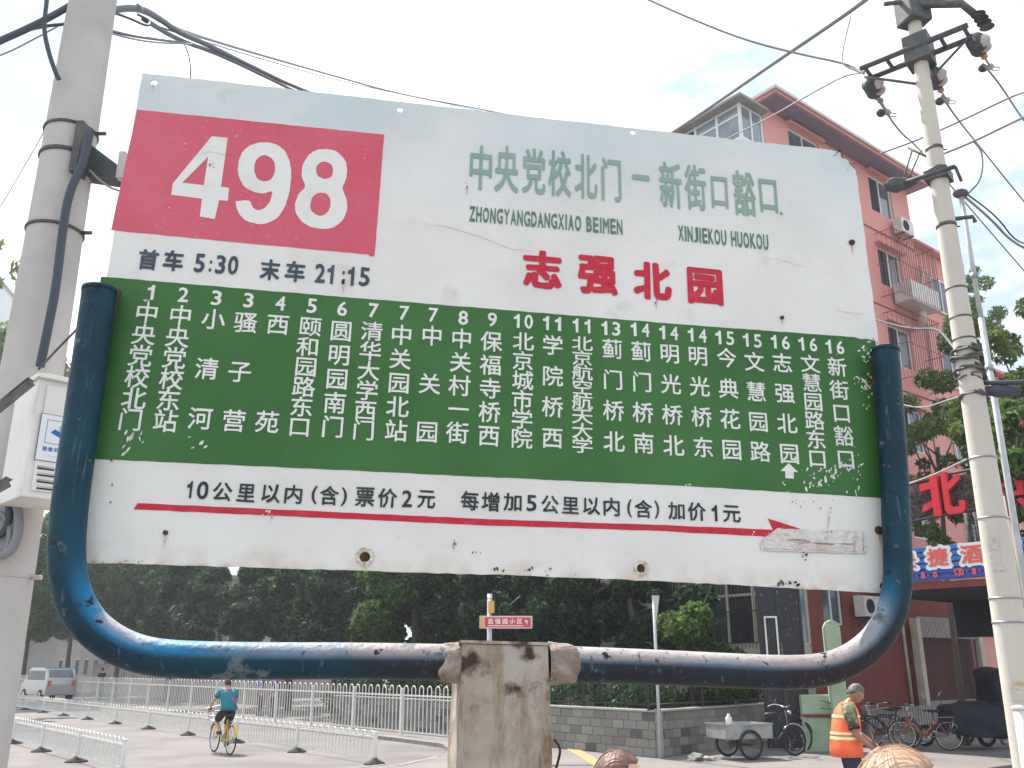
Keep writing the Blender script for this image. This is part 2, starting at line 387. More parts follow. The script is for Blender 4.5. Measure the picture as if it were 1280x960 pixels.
cols = [('1', 188.7, 365.6, '中央党校北门', 183.9, 391.5, 163.5, 524.5), ('2', 229.4, 368.7, '中央党校东站', 225.8, 394.8, 207.1, 526.2),
        ('3', 270.9, 372.8, '小清河', 267, 399, 250.5, 523), ('3', 310.9, 375.6, '骚子营', 307.3, 403.2, 292.5, 526),
        ('4', 350.8, 379.4, '西苑', 347.5, 405.4, 334, 527.4), ('5', 390, 382.5, '颐和园路东口', 387.9, 408.5, 374.4, 533.5),
        ('6', 427.9, 386.3, '圆明园南门', 426.5, 413.8, 416, 533.5), ('7', 467, 388.3, '清华大学西门', 465, 414.2, 454.6, 537.7),
        ('7', 505.2, 391.5, '中关园北站', 502, 419, 495.2, 538.3), ('7', 541.7, 394, '中关园', 540, 420, 533.8, 539.8),
        ('8', 579, 397.5, '中关村一街', 577, 423.5, 571.8, 540.8), ('9', 615.4, 399.8, '保福寺桥西', 614.2, 426.9, 611, 544.6),
        ('10', 653.3, 401.9, '北京城市学院', 654, 426.9, 651.9, 548.3), ('11', 689.8, 404.6, '学院桥西', 690.8, 431.7, 690.2, 547.3),
        ('11', 726.7, 407.5, '北京航空航天大学', 727.7, 429.6, 727.7, 556.7), ('13', 762.7, 410.8, '蓟门桥北', 765.2, 436.3, 767.3, 551.9),
        ('14', 799.2, 412.3, '蓟门桥南', 801.3, 439.4, 804.4, 554), ('14', 835, 416.3, '明光桥北', 836.8, 442, 841.8, 557),
        ('14', 870.5, 419.3, '明光桥东', 872, 445, 878.8, 559.3), ('15', 905, 422.5, '今典花园', 908, 447.5, 914.5, 562),
        ('15', 939.3, 425.8, '文慧园路', 942.5, 452.5, 950, 564.5), ('16', 974.3, 428, '志强北园', 977.5, 453.8, 986.3, 567),
        ('16', 1008.8, 430.5, '文慧园路东口', 1012.5, 455, 1021.3, 573), ('16', 1042.5, 434, '新街口豁口', 1046, 458.8, 1056.8, 573.8)]
for num, nx, ny, s, x0, y0, x1, y1 in cols:
    it = []
    nw = 0.0115 if len(num) == 1 else 0.0105
    for i, c in enumerate(num):
        dx = (i - (len(num) - 1) / 2) * 15.0
        w = 0.0075 if c == '1' else nw
        it.append((c, nx + dx, ny + dx * 0.08, w, 0.0185, 0.018, 'bbox'))
    n = len(s); pitch = (y1 - y0) / (n - 1)
    hs = 0.0265 if pitch > 26 else 0.0248 if pitch > 22 else 0.0200
    for i, c in enumerate(s):
        f = i / (n - 1); hh = hs * 0.92; ww = 0.0265
        if c == '一': it.append((c, x0 + (x1 - x0) * f, y0 + (y1 - y0) * f, 0.024, 0.003, 0.01, 'bbox')); continue
        it.append((c, x0 + (x1 - x0) * f, y0 + (y1 - y0) * f, ww * 1.02, hs * 1.03, 0.012, 'em'))
    text_obj('stop_name_character', it, m_white)
a = [(985.5, 579), (997.5, 590.5), (991.8, 590), (992, 598.5), (981.3, 597.8), (981.3, 589.4), (975.3, 588.8)]
flat('position_arrow', [[B(*p) for p in a]], m_white, Z2, board, 0)['label'] = 'small white arrow under this stop'

b5 = dict(ref=(100, 560), s=3.048); b6 = dict(ref=(500, 580), s=3.556); b7 = dict(ref=(820, 600), s=3.765)
ft = [bbox_item('1', 408, 126, 428, 192, 0.02, **b5), bbox_item('0', 446, 127, 490, 196, 0.02, **b5)]
for c, x0, x1, y0, y1 in (('公', 506, 580, 131, 203), ('里', 598, 668, 136, 206), ('以', 692, 764, 138, 210), ('内', 780, 847, 141, 213), ('(', 882, 904, 144, 214), ('含', 914, 986, 145, 218), (')', 995, 1017, 150, 222), ('票', 1049, 1122, 150, 224), ('价', 1135, 1208, 154, 228)):
    ft.append(bbox_item(c, x0, y0, x1, y1, 0.02, **b5))
for c, x0, x1, y0, y1 in (('2', 8, 54, 117, 192), ('元', 78, 157, 117, 197), ('每', 270, 350, 120, 206), ('增', 363, 442, 125, 211), ('加', 460, 541, 130, 209), ('5', 562, 607, 138, 211), ('公', 628, 705, 140, 219), ('里', 720, 795, 147, 223), ('以', 813, 889, 149, 227), ('内', 904, 976, 150, 232), ('(', 1009, 1030, 157, 238), ('含', 1043, 1120, 160, 240), (')', 1131, 1152, 163, 244), ('加', 1191, 1265, 170, 247)):
    ft.append(bbox_item(c, x0, y0, x1, y1, 0.02, **b6))
for c, x0, x1, y0, y1 in (('价', 148, 233, 106, 193), ('1', 262, 287, 118, 195), ('元', 315, 397, 120, 200)):
    ft.append(bbox_item(c, x0, y0, x1, y1, 0.02, **b7))
text_obj('fare_character', ft, m_ink, label='black fare notice')
bar = [B(166.8, 636.8), B(172, 629), B(400, 639.2), B(600, 648.5), B(820, 656), B(966, 662.3), B(959.4, 648), B(1000, 661), B(975, 672), B(953, 670.6), B(820, 663.5), B(600, 656.5), B(400, 647.3)]
flat('direction_arrow', [rough_line(bar, 0.012, 0.0003)], m_red2, Z1, board)['label'] = 'long red arrow pointing right'
# torn paper patch over the arrow head
m_paper = mat('crumpled_paper', (0.66, 0.62, 0.59), 0.6, (0.52, 0.44, 0.38), 30, 0.5, 0.75, bump=0.9, bscale=90)
pb = [B(820 + x / 3.765, 600 + y / 3.765) for x, y in ((572, 226), (540, 248), (497, 283), (489, 300), (492, 328), (560, 335), (700, 340), (860, 344), (985, 346), (990, 318), (980, 280), (970, 240), (905, 237), (800, 238), (735, 247), (700, 236), (640, 231), (600, 232))]
def patch():
    lp = rough_line(pb, 0.006, 0.0004); o = flat('paper_patch', [lp], m_paper, 0.0016, board, thick=0.0006)
    o['label'] = 'torn and crumpled strip of paper'
    b = MB(); c = [sum(p[i] for p in lp) / len(lp) for i in (0, 1)]
    g = bmesh.new()
    # a crinkled second layer
    inner = [(c[0] + (x - c[0]) * 0.95, c[1] + (y - c[1]) * 0.8) for x, y in lp]
    V = [g.verts.new((x, y, 0.0018 + rr(0, .0006))) for x, y in inner]
    xs = [p[0] for p in inner]; n = 16; x0, x1 = min(xs), max(xs)
    mid = [g.verts.new((x0 + (x1 - x0) * (k + .5) / n, c[1] + rr(-.003, .003), 0.0022 + rr(0, .0022))) for k in range(n)]
    ys = sorted(inner)
    for i in range(len(V)):
        a_, b_ = V[i], V[(i + 1) % len(V)]
        k = min(range(n), key=lambda j: (mid[j].co - (a_.co + b_.co) / 2).length)
        k2 = min(range(n), key=lambda j: (mid[j].co - (b_.co + V[(i + 2) % len(V)].co) / 2).length)
        g.faces.new((a_, b_, mid[k]))
        if k2 != k:
            try: g.faces.new((b_, mid[k2], mid[k]))
            except ValueError: pass
    bmesh.ops.recalc_face_normals(g, faces=g.faces)
    me = bpy.data.meshes.new('fold'); g.to_mesh(me); g.free(); link_mesh('crumpled_layer', me, m_paper, board)
patch()
# scratches, chips and flakes (stuff: nobody could count them)
def flecks(name, regions, m, z, seed):
    rnd = random.Random(seed); b = bmesh.new()
    for (x, y, sx, sy, n, s0, s1, el) in regions:
        for _ in range(n):
            c = B(rnd.gauss(x, sx), rnd.gauss(y, sy)); r = rnd.uniform(s0, s1) * 0.001; a = rnd.gauss(1.3, 0.5) if el > 1 else rnd.uniform(0, 3.14)
            k = rnd.randint(5, 8); pts = []
            for i in range(k):
                t = 2 * math.pi * i / k; q = r * rnd.uniform(0.45, 1.15); X, Y = q * el * math.cos(t), q * math.sin(t) / max(1, el * .5)
                pts.append((c[0] + X * math.cos(a) - Y * math.sin(a), c[1] + X * math.sin(a) + Y * math.cos(a)))
            f = b.faces.new([b.verts.new((p[0], p[1], z)) for p in pts]); f.normal_update()
            if f.normal.z < 0: f.normal_flip()
    me = bpy.data.meshes.new(name); b.to_mesh(me); b.free(); return link_mesh(name, me, m, board, 'stuff')
flecks('paint_chips', [(1084, 440, 5, 9, 26, .5, 2.0, 1.6), (1082, 482, 6, 10, 30, .5, 2.2, 1.5), (1078, 507, 6, 3, 6, .5, 1.5, 1.2), (1040, 585, 18, 6, 34, .4, 1.9, 2.2), (1020, 602, 12, 7, 26, .4, 2.0, 2.2),
                       (1066, 585, 5, 22, 14, .3, 1.2, 2), (1072, 612, 2, 4, 5, .6, 1.6, 2.4), (979, 608, 4, 5, 5, .5, 1.4, 1.2), (165, 545, 4, 3, 5, .8, 2.4, 2.4), (177, 547, 2, 4, 4, .8, 2.0, 2.6), (158, 562, 2, 4, 4, .8, 2.2, 2.6),
                       (237, 558, 2, 4, 2, .8, 2.0, 2.6), (256, 556, 3, 3, 3, .6, 1.6, 2.2), (183, 377, 2, 2, 5, .8, 1.8, 1.4), (1046, 452, 6, 12, 10, .3, .9, 1.3), (859, 606, 2, 1, 3, .8, 1.5, 1),
                       (330, 230, 90, 45, 26, .25, .8, 1.6), (950, 666, 12, 3, 6, .4, 1.2, 1.5), (336, 640, 3, 3, 9, .5, 1.2, 1.4), (250, 163, 30, 12, 10, .3, .9, 2)], m_board, 0.0010, 3)
flecks('dark_pits', [(1086, 478, 5, 8, 14, .4, 1.7, 1.5), (1090, 432, 4, 6, 9, .4, 1.4, 1.5), (1000, 625, 14, 8, 10, .3, .8, 1.6), (1036, 640, 6, 8, 5, .3, 1.1, 3), (1005, 695, 4, 3, 6, .8, 1.8, 1.2), (988, 730, 9, 1.5, 8, .8, 2.2, 1.6),
                     (650, 712, 26, 1.2, 12, .5, 1.6, 2), (600, 719, 120, 1.0, 16, .3, .9, 2), (150, 703, 30, 1.2, 10, .3, .9, 1.5), (1103, 730, 1.5, 5, 14, .8, 2.2, 1.2), (1050, 192, 4, 3, 10, .6, 1.6, 1.3), (1064, 207, 4, 3, 10, .6, 1.6, 1.3),
                     (139, 612, 2, 16, 4, .6, 1.2, 2.6), (568, 678, 1, 2, 3, .6, 1.3, 1.5), (597, 691, 3, .5, 3, .7, 1.4, 1.8), (265, 207, 3, 4, 6, .5, 1.4, 1.2), (429, 352, 1.4, 2, 5, .7, 1.7, 1.2), (584, 232, 1.4, 2, 3, .6, 1.3, 1.3),
                     (820, 376, 2, 2, 3, .6, 1.3, 1.5), (976, 267, 2, 1.5, 4, .6, 1.3, 1.3), (700, 330, 260, 60, 18, .2, .5, 1.3), (640, 690, 260, 14, 26, .2, .55, 1.3), (1033, 668, 3, 2, 5, .6, 1.3, 1.3), (620, 141, 6, 4, 4, .4, 1.2, 1.4)], m_rust, 0.0021, 5)
for (px, py, r) in ((1064.3, 303.5, .0042), (1098, 663, .0055), (207, 666, .0028), (977, 397.5, .0026), (429, 354, .0018)):
    c = B(px, py); b = MB(); b.loft([(c[0], c[1], 0.0005, r, r), (c[0], c[1], 0.0032, r * .9, r * .9), (c[0], c[1], 0.0038, r * .5, r * .5)], 8); b.build('rivet', m_rust, board)
for (px, py, r) in ((456, 696, .0058), (801.5, 710.5, .0052)):
    c = B(px, py); b = MB(); b.loft([(c[0], c[1], -0.006, r * 1.6, r * 1.6), (c[0], c[1], -0.004, r * .8, r * .8)], 12); b.build('bolt', m_rust, board)
    g = [circ(c, r * 1.75, 18), circ(c, r * 1.02, 18)]; flat('rust_ring', g, mat('rust_stain', (0.32, 0.24, 0.15), 0.8, (0.66, 0.62, 0.55), 160, 0.35, 0.6), Z2, board)

m_run = mat('rust_run', (0.40, 0.27, 0.15), 0.7, (0.62, 0.57, 0.50), 90, 0.42, 0.6)
for (px, py, L_) in ((456, 702, .012), (801.5, 715, .010), (1064.3, 306, .016), (977, 399, .012), (429.5, 356, .014), (207, 668, .014), (1098, 667, .018), (567, 680, .008), (192, 106, .010), (584, 234, .012), (820, 378, .010), (340, 643, .010)):
    c = B(px, py); w = rr(.0008, .0018); n = 6; l_ = [(c[0] - w * (1 - k / n) + rr(-.0002, .0002), c[1] - L_ * k / n) for k in range(n + 1)]; r_ = [(c[0] + w * (1 - k / n) + rr(-.0002, .0002) + .00012, c[1] - L_ * k / n) for k in range(n, -1, -1)]
    flat('rust_run', [l_ + r_], m_run, 0.0014, board)
# hairline cracks in the paint
for L_ in ([(520, 278), (560, 284), (600, 296), (640, 312), (672, 314)], [(960, 322), (985, 328), (1005, 334)], [(1040, 388), (1062, 391), (1082, 393)], [(1032, 668), (1036, 650), (1034, 640)], [(240, 196), (262, 190), (300, 197)]):
    b = MB(); b.tube([Vector((*B(x, y), .0009)) for x, y in L_], [.00005, *[.00022] * (len(L_) - 2), .00005], 4); b.build('paint_crack', m_rust if L_[0][0] == 1032 else m_run, board)

# ---- pipe frame (in front of the board, welded to it)
TR = 0.0183
m_pipe = mat('weathered_shaded_blue_paint', (0.006, 0.026, 0.044), 0.5, (0.006, 0.055, 0.085), 7, 0.4, 0.7, bump=0.28, bscale=55, spec=0.22)
def pipe_mat():
    t = m_pipe.node_tree; L = t.links.new; b = t.nodes['Principled BSDF']; src = b.inputs['Base Color'].links[0].from_socket
    tcn = t.nodes.new('ShaderNodeTexCoord'); sx = t.nodes.new('ShaderNodeSeparateXYZ'); L(tcn.outputs['Object'], sx.inputs[0])
    def nz(scale, lo, hi, st=(1, 1, 1)):
        mp_ = t.nodes.new('ShaderNodeMapping'); mp_.inputs['Scale'].default_value = st; L(tcn.outputs['Object'], mp_.inputs[0])
        n = t.nodes.new('ShaderNodeTexNoise'); n.inputs['Scale'].default_value = scale; n.inputs['Detail'].default_value = 8; n.inputs['Roughness'].default_value = .65; L(mp_.outputs[0], n.inputs['Vector'])
        r = t.nodes.new('ShaderNodeMapRange'); r.inputs[1].default_value = lo; r.inputs[2].default_value = hi; L(n.outputs['Fac'], r.inputs[0]); return r.outputs[0]
    def mul(a, c):
        x = t.nodes.new('ShaderNodeMath'); x.operation = 'MULTIPLY'; L(a, x.inputs[0])
        if hasattr(c, 'links'): L(c, x.inputs[1])
        else: x.inputs[1].default_value = c
        return x.outputs[0]
    def rng(sock, a, c):
        r = t.nodes.new('ShaderNodeMapRange'); r.inputs[1].default_value = a; r.inputs[2].default_value = c; L(sock, r.inputs[0]); return r.outputs[0]
    def mixc(f, a, c):
        x = t.nodes.new('ShaderNodeMix'); x.data_type = 'RGBA'; L(f, x.inputs[0]); L(a, x.inputs[6]); x.inputs[7].default_value = (*c, 1); return x.outputs[2]
    # bright old layer of blue paint and grey primer on upward sides only: paint patches plus light from above put into the colour
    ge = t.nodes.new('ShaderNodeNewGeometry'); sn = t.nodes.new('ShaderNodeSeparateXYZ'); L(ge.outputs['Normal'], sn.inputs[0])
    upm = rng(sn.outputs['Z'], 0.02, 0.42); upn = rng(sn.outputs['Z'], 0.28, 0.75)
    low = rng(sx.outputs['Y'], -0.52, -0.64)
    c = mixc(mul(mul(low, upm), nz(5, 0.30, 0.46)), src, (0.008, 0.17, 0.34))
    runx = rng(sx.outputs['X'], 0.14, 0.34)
    lit_wear = mul(mul(mul(runx, rng(sx.outputs['Y'], -0.60, -0.68)), upm), nz(4.0, 0.34, 0.50, (1, 2, 2)))
    c = mixc(lit_wear, c, (0.30, 0.25, 0.24))
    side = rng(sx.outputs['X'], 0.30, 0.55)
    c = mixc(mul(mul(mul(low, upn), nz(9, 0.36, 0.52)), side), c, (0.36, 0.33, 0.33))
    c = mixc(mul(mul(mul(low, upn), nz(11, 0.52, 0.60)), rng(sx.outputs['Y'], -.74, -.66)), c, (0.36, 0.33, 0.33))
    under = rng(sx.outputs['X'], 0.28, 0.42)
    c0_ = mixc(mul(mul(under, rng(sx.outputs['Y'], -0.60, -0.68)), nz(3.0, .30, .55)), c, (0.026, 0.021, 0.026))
    x_ = t.nodes.new('ShaderNodeMix'); x_.data_type = 'RGBA'; L(upm, x_.inputs[0]); L(c0_, x_.inputs[6]); L(c, x_.inputs[7]); c = x_.outputs[2]  # shade below the right run painted in as a darker underside
    c = mixc(nz(30, .60, .66, (6, .5, 6)), c, (0.05, 0.09, 0.12))
    c = mixc(nz(18, .61, .645, (1, 1, 1)), c, (0.10, 0.13, 0.15))
    c = mixc(nz(44, .62, .65, (1, 1, 1)), c, (0.008, 0.02, 0.03))
    c = mixc(nz(120, 0.62, 0.72), c, (0.006, 0.02, 0.03))
    c = mixc(nz(60, 0.655, 0.70), c, (0.15, 0.11, 0.09))
    L(c, b.inputs['Base Color'])
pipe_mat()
ctr = [(124.5, 362), (114, 440), (104, 510), (94, 580), (86, 640), (82.5, 690), (85, 722), (94, 754), (112, 782), (138, 803), (172, 818), (212, 824), (300, 826), (460, 826), (575, 828)]
ctl = [(690, 829), (800, 833), (900, 837.5), (957, 840), (1006, 840.5), (1042, 835), (1074, 820), (1100, 795), (1116, 764), (1123, 728), (1122, 690), (1118.5, 600), (1113, 520), (1107, 437)]
def smooth_path(pts, it=3):
    for _ in range(it):
        o = [pts[0]]
        for a_, b_ in zip(pts, pts[1:]):
            o += [a_ * .75 + b_ * .25, a_ * .25 + b_ * .75]
        o.append(pts[-1]); pts = o
    return pts
def pipe(pts, name, label, open_end):
    P = [Vector((*B(x, y, TR + .001), TR + .001)) for x, y in pts]
    P = smooth_path(P, 3)
    b = MB(); b.tube(P, TR if open_end == 0 else [TR - (TR - .0164) * min(1, max(0, (k / len(P) - .3) / .35)) for k in range(len(P))], 28, caps=True)
    # hollow rim at the free end
    e = P[0] if open_end == 0 else P[-1]; d = (P[0] - P[1]).normalized() if open_end == 0 else (P[-1] - P[-2]).normalized()
    b.tube([e - d * .004, e + d * .0012], (TR if open_end == 0 else .0164) * 1.03, 28)
    o = b.build(name, m_pipe, sign); o['label'] = label; return o
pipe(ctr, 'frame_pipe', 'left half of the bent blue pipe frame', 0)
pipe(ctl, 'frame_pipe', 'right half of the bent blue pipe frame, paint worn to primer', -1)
# weld lumps
m_weld = mat('cement_and_weld', (0.22, 0.17, 0.14), 0.9, (0.40, 0.33, 0.28), 40, 0.4, 0.65, bump=0.8, bscale=90)
def collar(x0, x1, y, k0, k1, seed):
    """ragged ring of cement and weld metal round the pipe where it meets the post"""
    g = bmesh.new(); n = 40; m = 9; R = []; sd_ = Vector((seed, 3.1, 0))
    for i in range(m + 1):
        f = i / m; cx, cy = B(x0 + (x1 - x0) * f, y, TR + .001); row = []
        for k in range(n):
            a_ = 2 * math.pi * k / n; ns_ = noise.noise(Vector((math.cos(a_) * 1.6, math.sin(a_) * 1.6, f * 1.5)) + sd_) + .5 * noise.noise(Vector((math.cos(a_) * 5, math.sin(a_) * 5, f * 5)) + sd_)
            kk = k0 + (k1 - k0) * f + .12 * ns_
            if i == 0: kk = .97
            ex = .010 * noise.noise(Vector((math.cos(a_) * 1.0, math.sin(a_) * 1.0, 9 + seed))) * (1 - f) * .9
            row.append(g.verts.new((cx + ex, cy + TR * kk * math.cos(a_), TR + .001 + TR * kk * math.sin(a_))))
        R.append(row)
    for A_, B_ in zip(R, R[1:]):
        for k in range(n):
            f_ = g.faces.new((A_[k], A_[(k + 1) % n], B_[(k + 1) % n], B_[k])); f_.smooth = True
    bmesh.ops.recalc_face_normals(g, faces=g.faces)
    me = bpy.data.meshes.new('weld'); g.to_mesh(me); g.free(); link_mesh('weld', me, m_weld, sign)
collar(549, 582, 828.5, 1.02, 1.22, 1.7); collar(719, 684, 829.5, 1.03, 1.20, 5.3)
# rag of weld seam where the board meets the pipe
for pts in ([(148, 362), (140, 400), (131, 460), (121, 520), (112, 580), (106, 640), (104, 700)], [(1090, 440), (1096, 500), (1101, 560), (1104, 620), (1107, 690), (1107, 738)]):
    b = MB(); P = []
    for (x0, y0), (x1, y1) in zip(pts, pts[1:]):
        for k in range(7):
            f = k / 7; c = B(x0 + (x1 - x0) * f, y0 + (y1 - y0) * f, 0.003); P.append(Vector((c[0] + rr(-.0006, .0006), c[1], 0.0025)))
    b.tube(P, [rr(.0014, .003) for _ in P], 6); b.build('seam', m_rust, sign)
# ---- post
m_post = mat('stained_painted_post', (0.38, 0.34, 0.295), 0.75, (0.29, 0.215, 0.145), 9, 0.45, 0.68, bump=0.5, bscale=35, spec=0.3,
             col3=(0.12, 0.055, 0.03), scale3=14, lo3=0.60, hi3=0.68)
def post_stains():
    t = m_post.node_tree; L = t.links.new; b = t.nodes['Principled BSDF']; src = b.inputs['Base Color'].links[0].from_socket
    tcn = t.nodes.new('ShaderNodeTexCoord')
    for (sc, st, lo, hi, col) in ((11, (1, .28, 1), .54, .66, (.17, .105, .05)), (7, (1.6, .35, 1), .60, .68, (.09, .045, .03)), (5, (1, .6, 1), .55, .75, (.42, .39, .36)), (26, (1, .5, 1), .64, .72, (.34, .19, .07))):
        mp_ = t.nodes.new('ShaderNodeMapping'); mp_.inputs['Scale'].default_value = st; mp_.inputs['Location'].default_value = (sc, 0, sc); L(tcn.outputs['Object'], mp_.inputs[0])
        n = t.nodes.new('ShaderNodeTexNoise'); n.inputs['Scale'].default_value = sc; n.inputs['Detail'].default_value = 8; n.inputs['Roughness'].default_value = .7; L(mp_.outputs[0], n.inputs['Vector'])
        r = t.nodes.new('ShaderNodeMapRange'); r.inputs[1].default_value = lo; r.inputs[2].default_value = hi; L(n.outputs['Fac'], r.inputs[0])
        x = t.nodes.new('ShaderNodeMix'); x.data_type = 'RGBA'; L(r.outputs[0], x.inputs[0]); L(src, x.inputs[6]); x.inputs[7].default_value = (*col, 1); src = x.outputs[2]
    sx = t.nodes.new('ShaderNodeSeparateXYZ'); L(tcn.outputs['Object'], sx.inputs[0])
    r = t.nodes.new('ShaderNodeMapRange'); r.inputs[1].default_value = -.82; r.inputs[2].default_value = -.70; L(sx.outputs['Y'], r.inputs[0])
    n = t.nodes.new('ShaderNodeTexNoise'); n.inputs['Scale'].default_value = 38; n.inputs['Detail'].default_value = 10; L(tcn.outputs['Object'], n.inputs['Vector'])
    a_ = t.nodes.new('ShaderNodeMath'); a_.operation = 'MULTIPLY_ADD'; a_.inputs[1].default_value = .22; L(r.outputs[0], a_.inputs[0]); L(n.outputs['Fac'], a_.inputs[2])
    r2 = t.nodes.new('ShaderNodeMapRange'); r2.inputs[1].default_value = .74; r2.inputs[2].default_value = .86; L(a_.outputs[0], r2.inputs[0])
    x = t.nodes.new('ShaderNodeMix'); x.data_type = 'RGBA'; L(r2.outputs[0], x.inputs[0]); L(src, x.inputs[6]); x.inputs[7].default_value = (.055, .03, .022, 1); src = x.outputs[2]
    L(src, b.inputs['Base Color'])
post_stains()
c0 = B(578.5, 806, 0.05); c1 = B(686.5, 806, 0.05); c2 = B(570, 960, 0.05); c3 = B(692, 960, 0.05)
def post():
    wt, wb = c1[0] - c0[0], c3[0] - c2[0]; cxt, cxb = (c0[0] + c1[0]) / 2, (c2[0] + c3[0]) / 2
    yt = (c0[1] + c1[1]) / 2; yb = (c2[1] + c3[1]) / 2; dep = 0.10; g = bmesh.new(); n = 40; rings = []
    H = 1.85 + 0.4
    zbot = (-(BM @ Vector((cxt, yt, 0))).z) / E2.z - 0.05
    ylist = [yt + (zbot) * (k / n) ** 1.5 for k in range(n + 1)]
    for y in ylist:
        f = min(1.0, (yt - y) / (yt - yb)); w = wt + (wb - wt) * f; cx = cxt + (cxb - cxt) * f; j = lambda: rr(-.0006, .0006)
        r = 0.006; pr = []
        for (sx_, sz_, a0) in ((1, 1, 0), (-1, 1, 90), (-1, -1, 180), (1, -1, 270)):
            for k in range(4):
                a_ = math.radians(a0 + 30 * k); X = sx_ * (w / 2 - r) + r * math.cos(a_); Z = sz_ * (dep / 2 - r) + r * math.sin(a_)
                pr.append(g.verts.new((cx + X + j(), y, Z + j())))
        rings.append(pr)
    for a_, b_ in zip(rings, rings[1:]):
        for k in range(16):
            f = g.faces.new((a_[k], a_[(k + 1) % 16], b_[(k + 1) % 16], b_[k]))
    # slightly dished top
    for v in rings[0]: v.co.y += rr(-.001, .001)
    g.faces.new(rings[0]); g.faces.new(rings[-1])
    bmesh.ops.recalc_face_normals(g, faces=g.faces)
    me = bpy.data.meshes.new('post'); g.to_mesh(me); g.free(); o = link_mesh('post', me, m_post, sign)
    o['label'] = 'thick square post with flaking paint and rust stains'
    b = MB(); b.box((cxt, yt + .002, 0), (wt + .004, .003, dep + .004)); b.build('cap_plate', m_post, sign)
    # dark loop of wire hanging on its right side
    b = MB(); P = [B(x, y, 0.0) for x, y in ((693, 925), (699, 932), (700.5, 940), (698, 950), (694, 965))]
    b.tube(smooth_path([Vector((x, y, 0.0)) for x, y in P]), .0014, 6); b.build('wire_loop', m_rust, sign)
post()
# ================================================================== GROUND, ROAD, PAVEMENT
U2 = Vector((-.6225, .7826, 0)); V2 = Vector((-.7826, -.6225, 0)); WF = Vector((-1.47, 25.6, 0))
def W2(s, d, z=0.0):
    p = WF + U2 * s + V2 * d; return Vector((p.x, p.y, z))
def s_at(px, d, yc=1.04):
    k = (px - 640) / FPX / yc
    # x = k*y
    a = WF + V2 * d
    return (a.x - k * a.y) / (k * U2.y - U2.x)
m_asph = mat('asphalt', (0.180, 0.165, 0.162), 0.9, (0.125, 0.114, 0.112), 0.55, 0.4, 0.65, bump=0.35, bscale=30, col3=(0.20, 0.185, 0.178), scale3=60, lo3=.55, hi3=.75)
m_pave = mat('dusty_pavement', (0.20, 0.182, 0.175), 0.9, (0.15, 0.135, 0.13), 0.6, 0.4, 0.68, bump=0.3, bscale=25, col3=(0.25, 0.23, 0.22), scale3=30, lo3=.55, hi3=.8)
m_kerb = mat('kerb_granite', (0.27, 0.25, 0.24), 0.85, (0.18, 0.165, 0.16), 9, 0.4, 0.7, bump=.3)
m_soil = mat('dry_soil', (0.16, 0.13, 0.10), 0.95, (0.09, 0.10, 0.06), 0.8, 0.4, 0.65, bump=.3)
def sheet(name, poly, z, m, thick=0.0):
    b = bmesh.new(); vs = [Vector((p[0], p[1], 0)) for p in poly]
    tri = tessellate_polygon([vs]); V = [b.verts.new((v.x, v.y, z)) for v in vs]
    for t in tri: b.faces.new([V[i] for i in t])
    for f in b.faces:
        f.normal_update()
        if f.normal.z < 0: f.normal_flip()
    if thick:
        V2_ = [b.verts.new((v.x, v.y, z - thick)) for v in vs]; n = len(V)
        for i in range(n): b.faces.new((V[i], V[(i + 1) % n], V2_[(i + 1) % n], V2_[i]))
    me = bpy.data.meshes.new(name); b.to_mesh(me); b.free(); return link_mesh(name, me, m, None, 'structure')
sheet('ground', [(-2500, -800), (2500, -800), (2500, 3500), (-2500, 3500)], -0.16, m_soil)
sheet('road', [W2(170, 12.8), W2(170, 0.0), W2(-6, 0.0), W2(-6, 12.8)], -0.10, m_asph)
kc = [W2(170, .45), W2(60, .45), W2(20, .45), W2(6, .45), W2(2, .45), W2(0, .6), W2(-1.5, 1.15), W2(-2.9, 2.2), W2(-3.8, 3.6), W2(-4.2, 5.2), W2(-4.2, 8.4), W2(-3.4, 10.6), W2(-1.5, 12.0), W2(2, 12.4), W2(60, 12.4), W2(170, 12.4)]
sheet('pavement', kc + [W2(170, 50), W2(-60, 50), W2(-60, -60), W2(170, -60)], 0.0, m_pave, 0.14)
# kerb stones: part of the kerb along the far side of the road
kerb = bpy.data.objects.new('kerb', None); COL.objects.link(kerb); kerb['kind'] = 'structure'
ks = MB(); ks.box((0, 0, 0), (.98, .13, .15), bev=.012); ksm = ks.mesh('kerb_stone'); ksm.materials.append(m_kerb)
def along(pts, step):
    o = []; acc = 0.0
    for a_, b_ in zip(pts, pts[1:]):
        L = (b_ - a_).length
        while acc < L:
            o.append((a_.lerp(b_, acc / L), (b_ - a_).normalized())); acc += step
        acc -= L
    return o
for p, d in along([W2(34, .45), W2(6, .45), W2(2, .45), W2(0, .6), W2(-1.5, 1.15), W2(-2.9, 2.2), W2(-3.8, 3.6), W2(-4.2, 5.2)], 1.0):
    o = link_mesh('kerb_stone', ksm, None, kerb); q = p + d * .5; n_ = Vector((-d.y, d.x, 0))
    o.location = (q.x + n_.x * 0.0, q.y + n_.y * 0.0, -0.066 + rr(-.004, .004)); o.rotation_euler = (0, 0, math.atan2(d.y, d.x) + rr(-.01, .01))
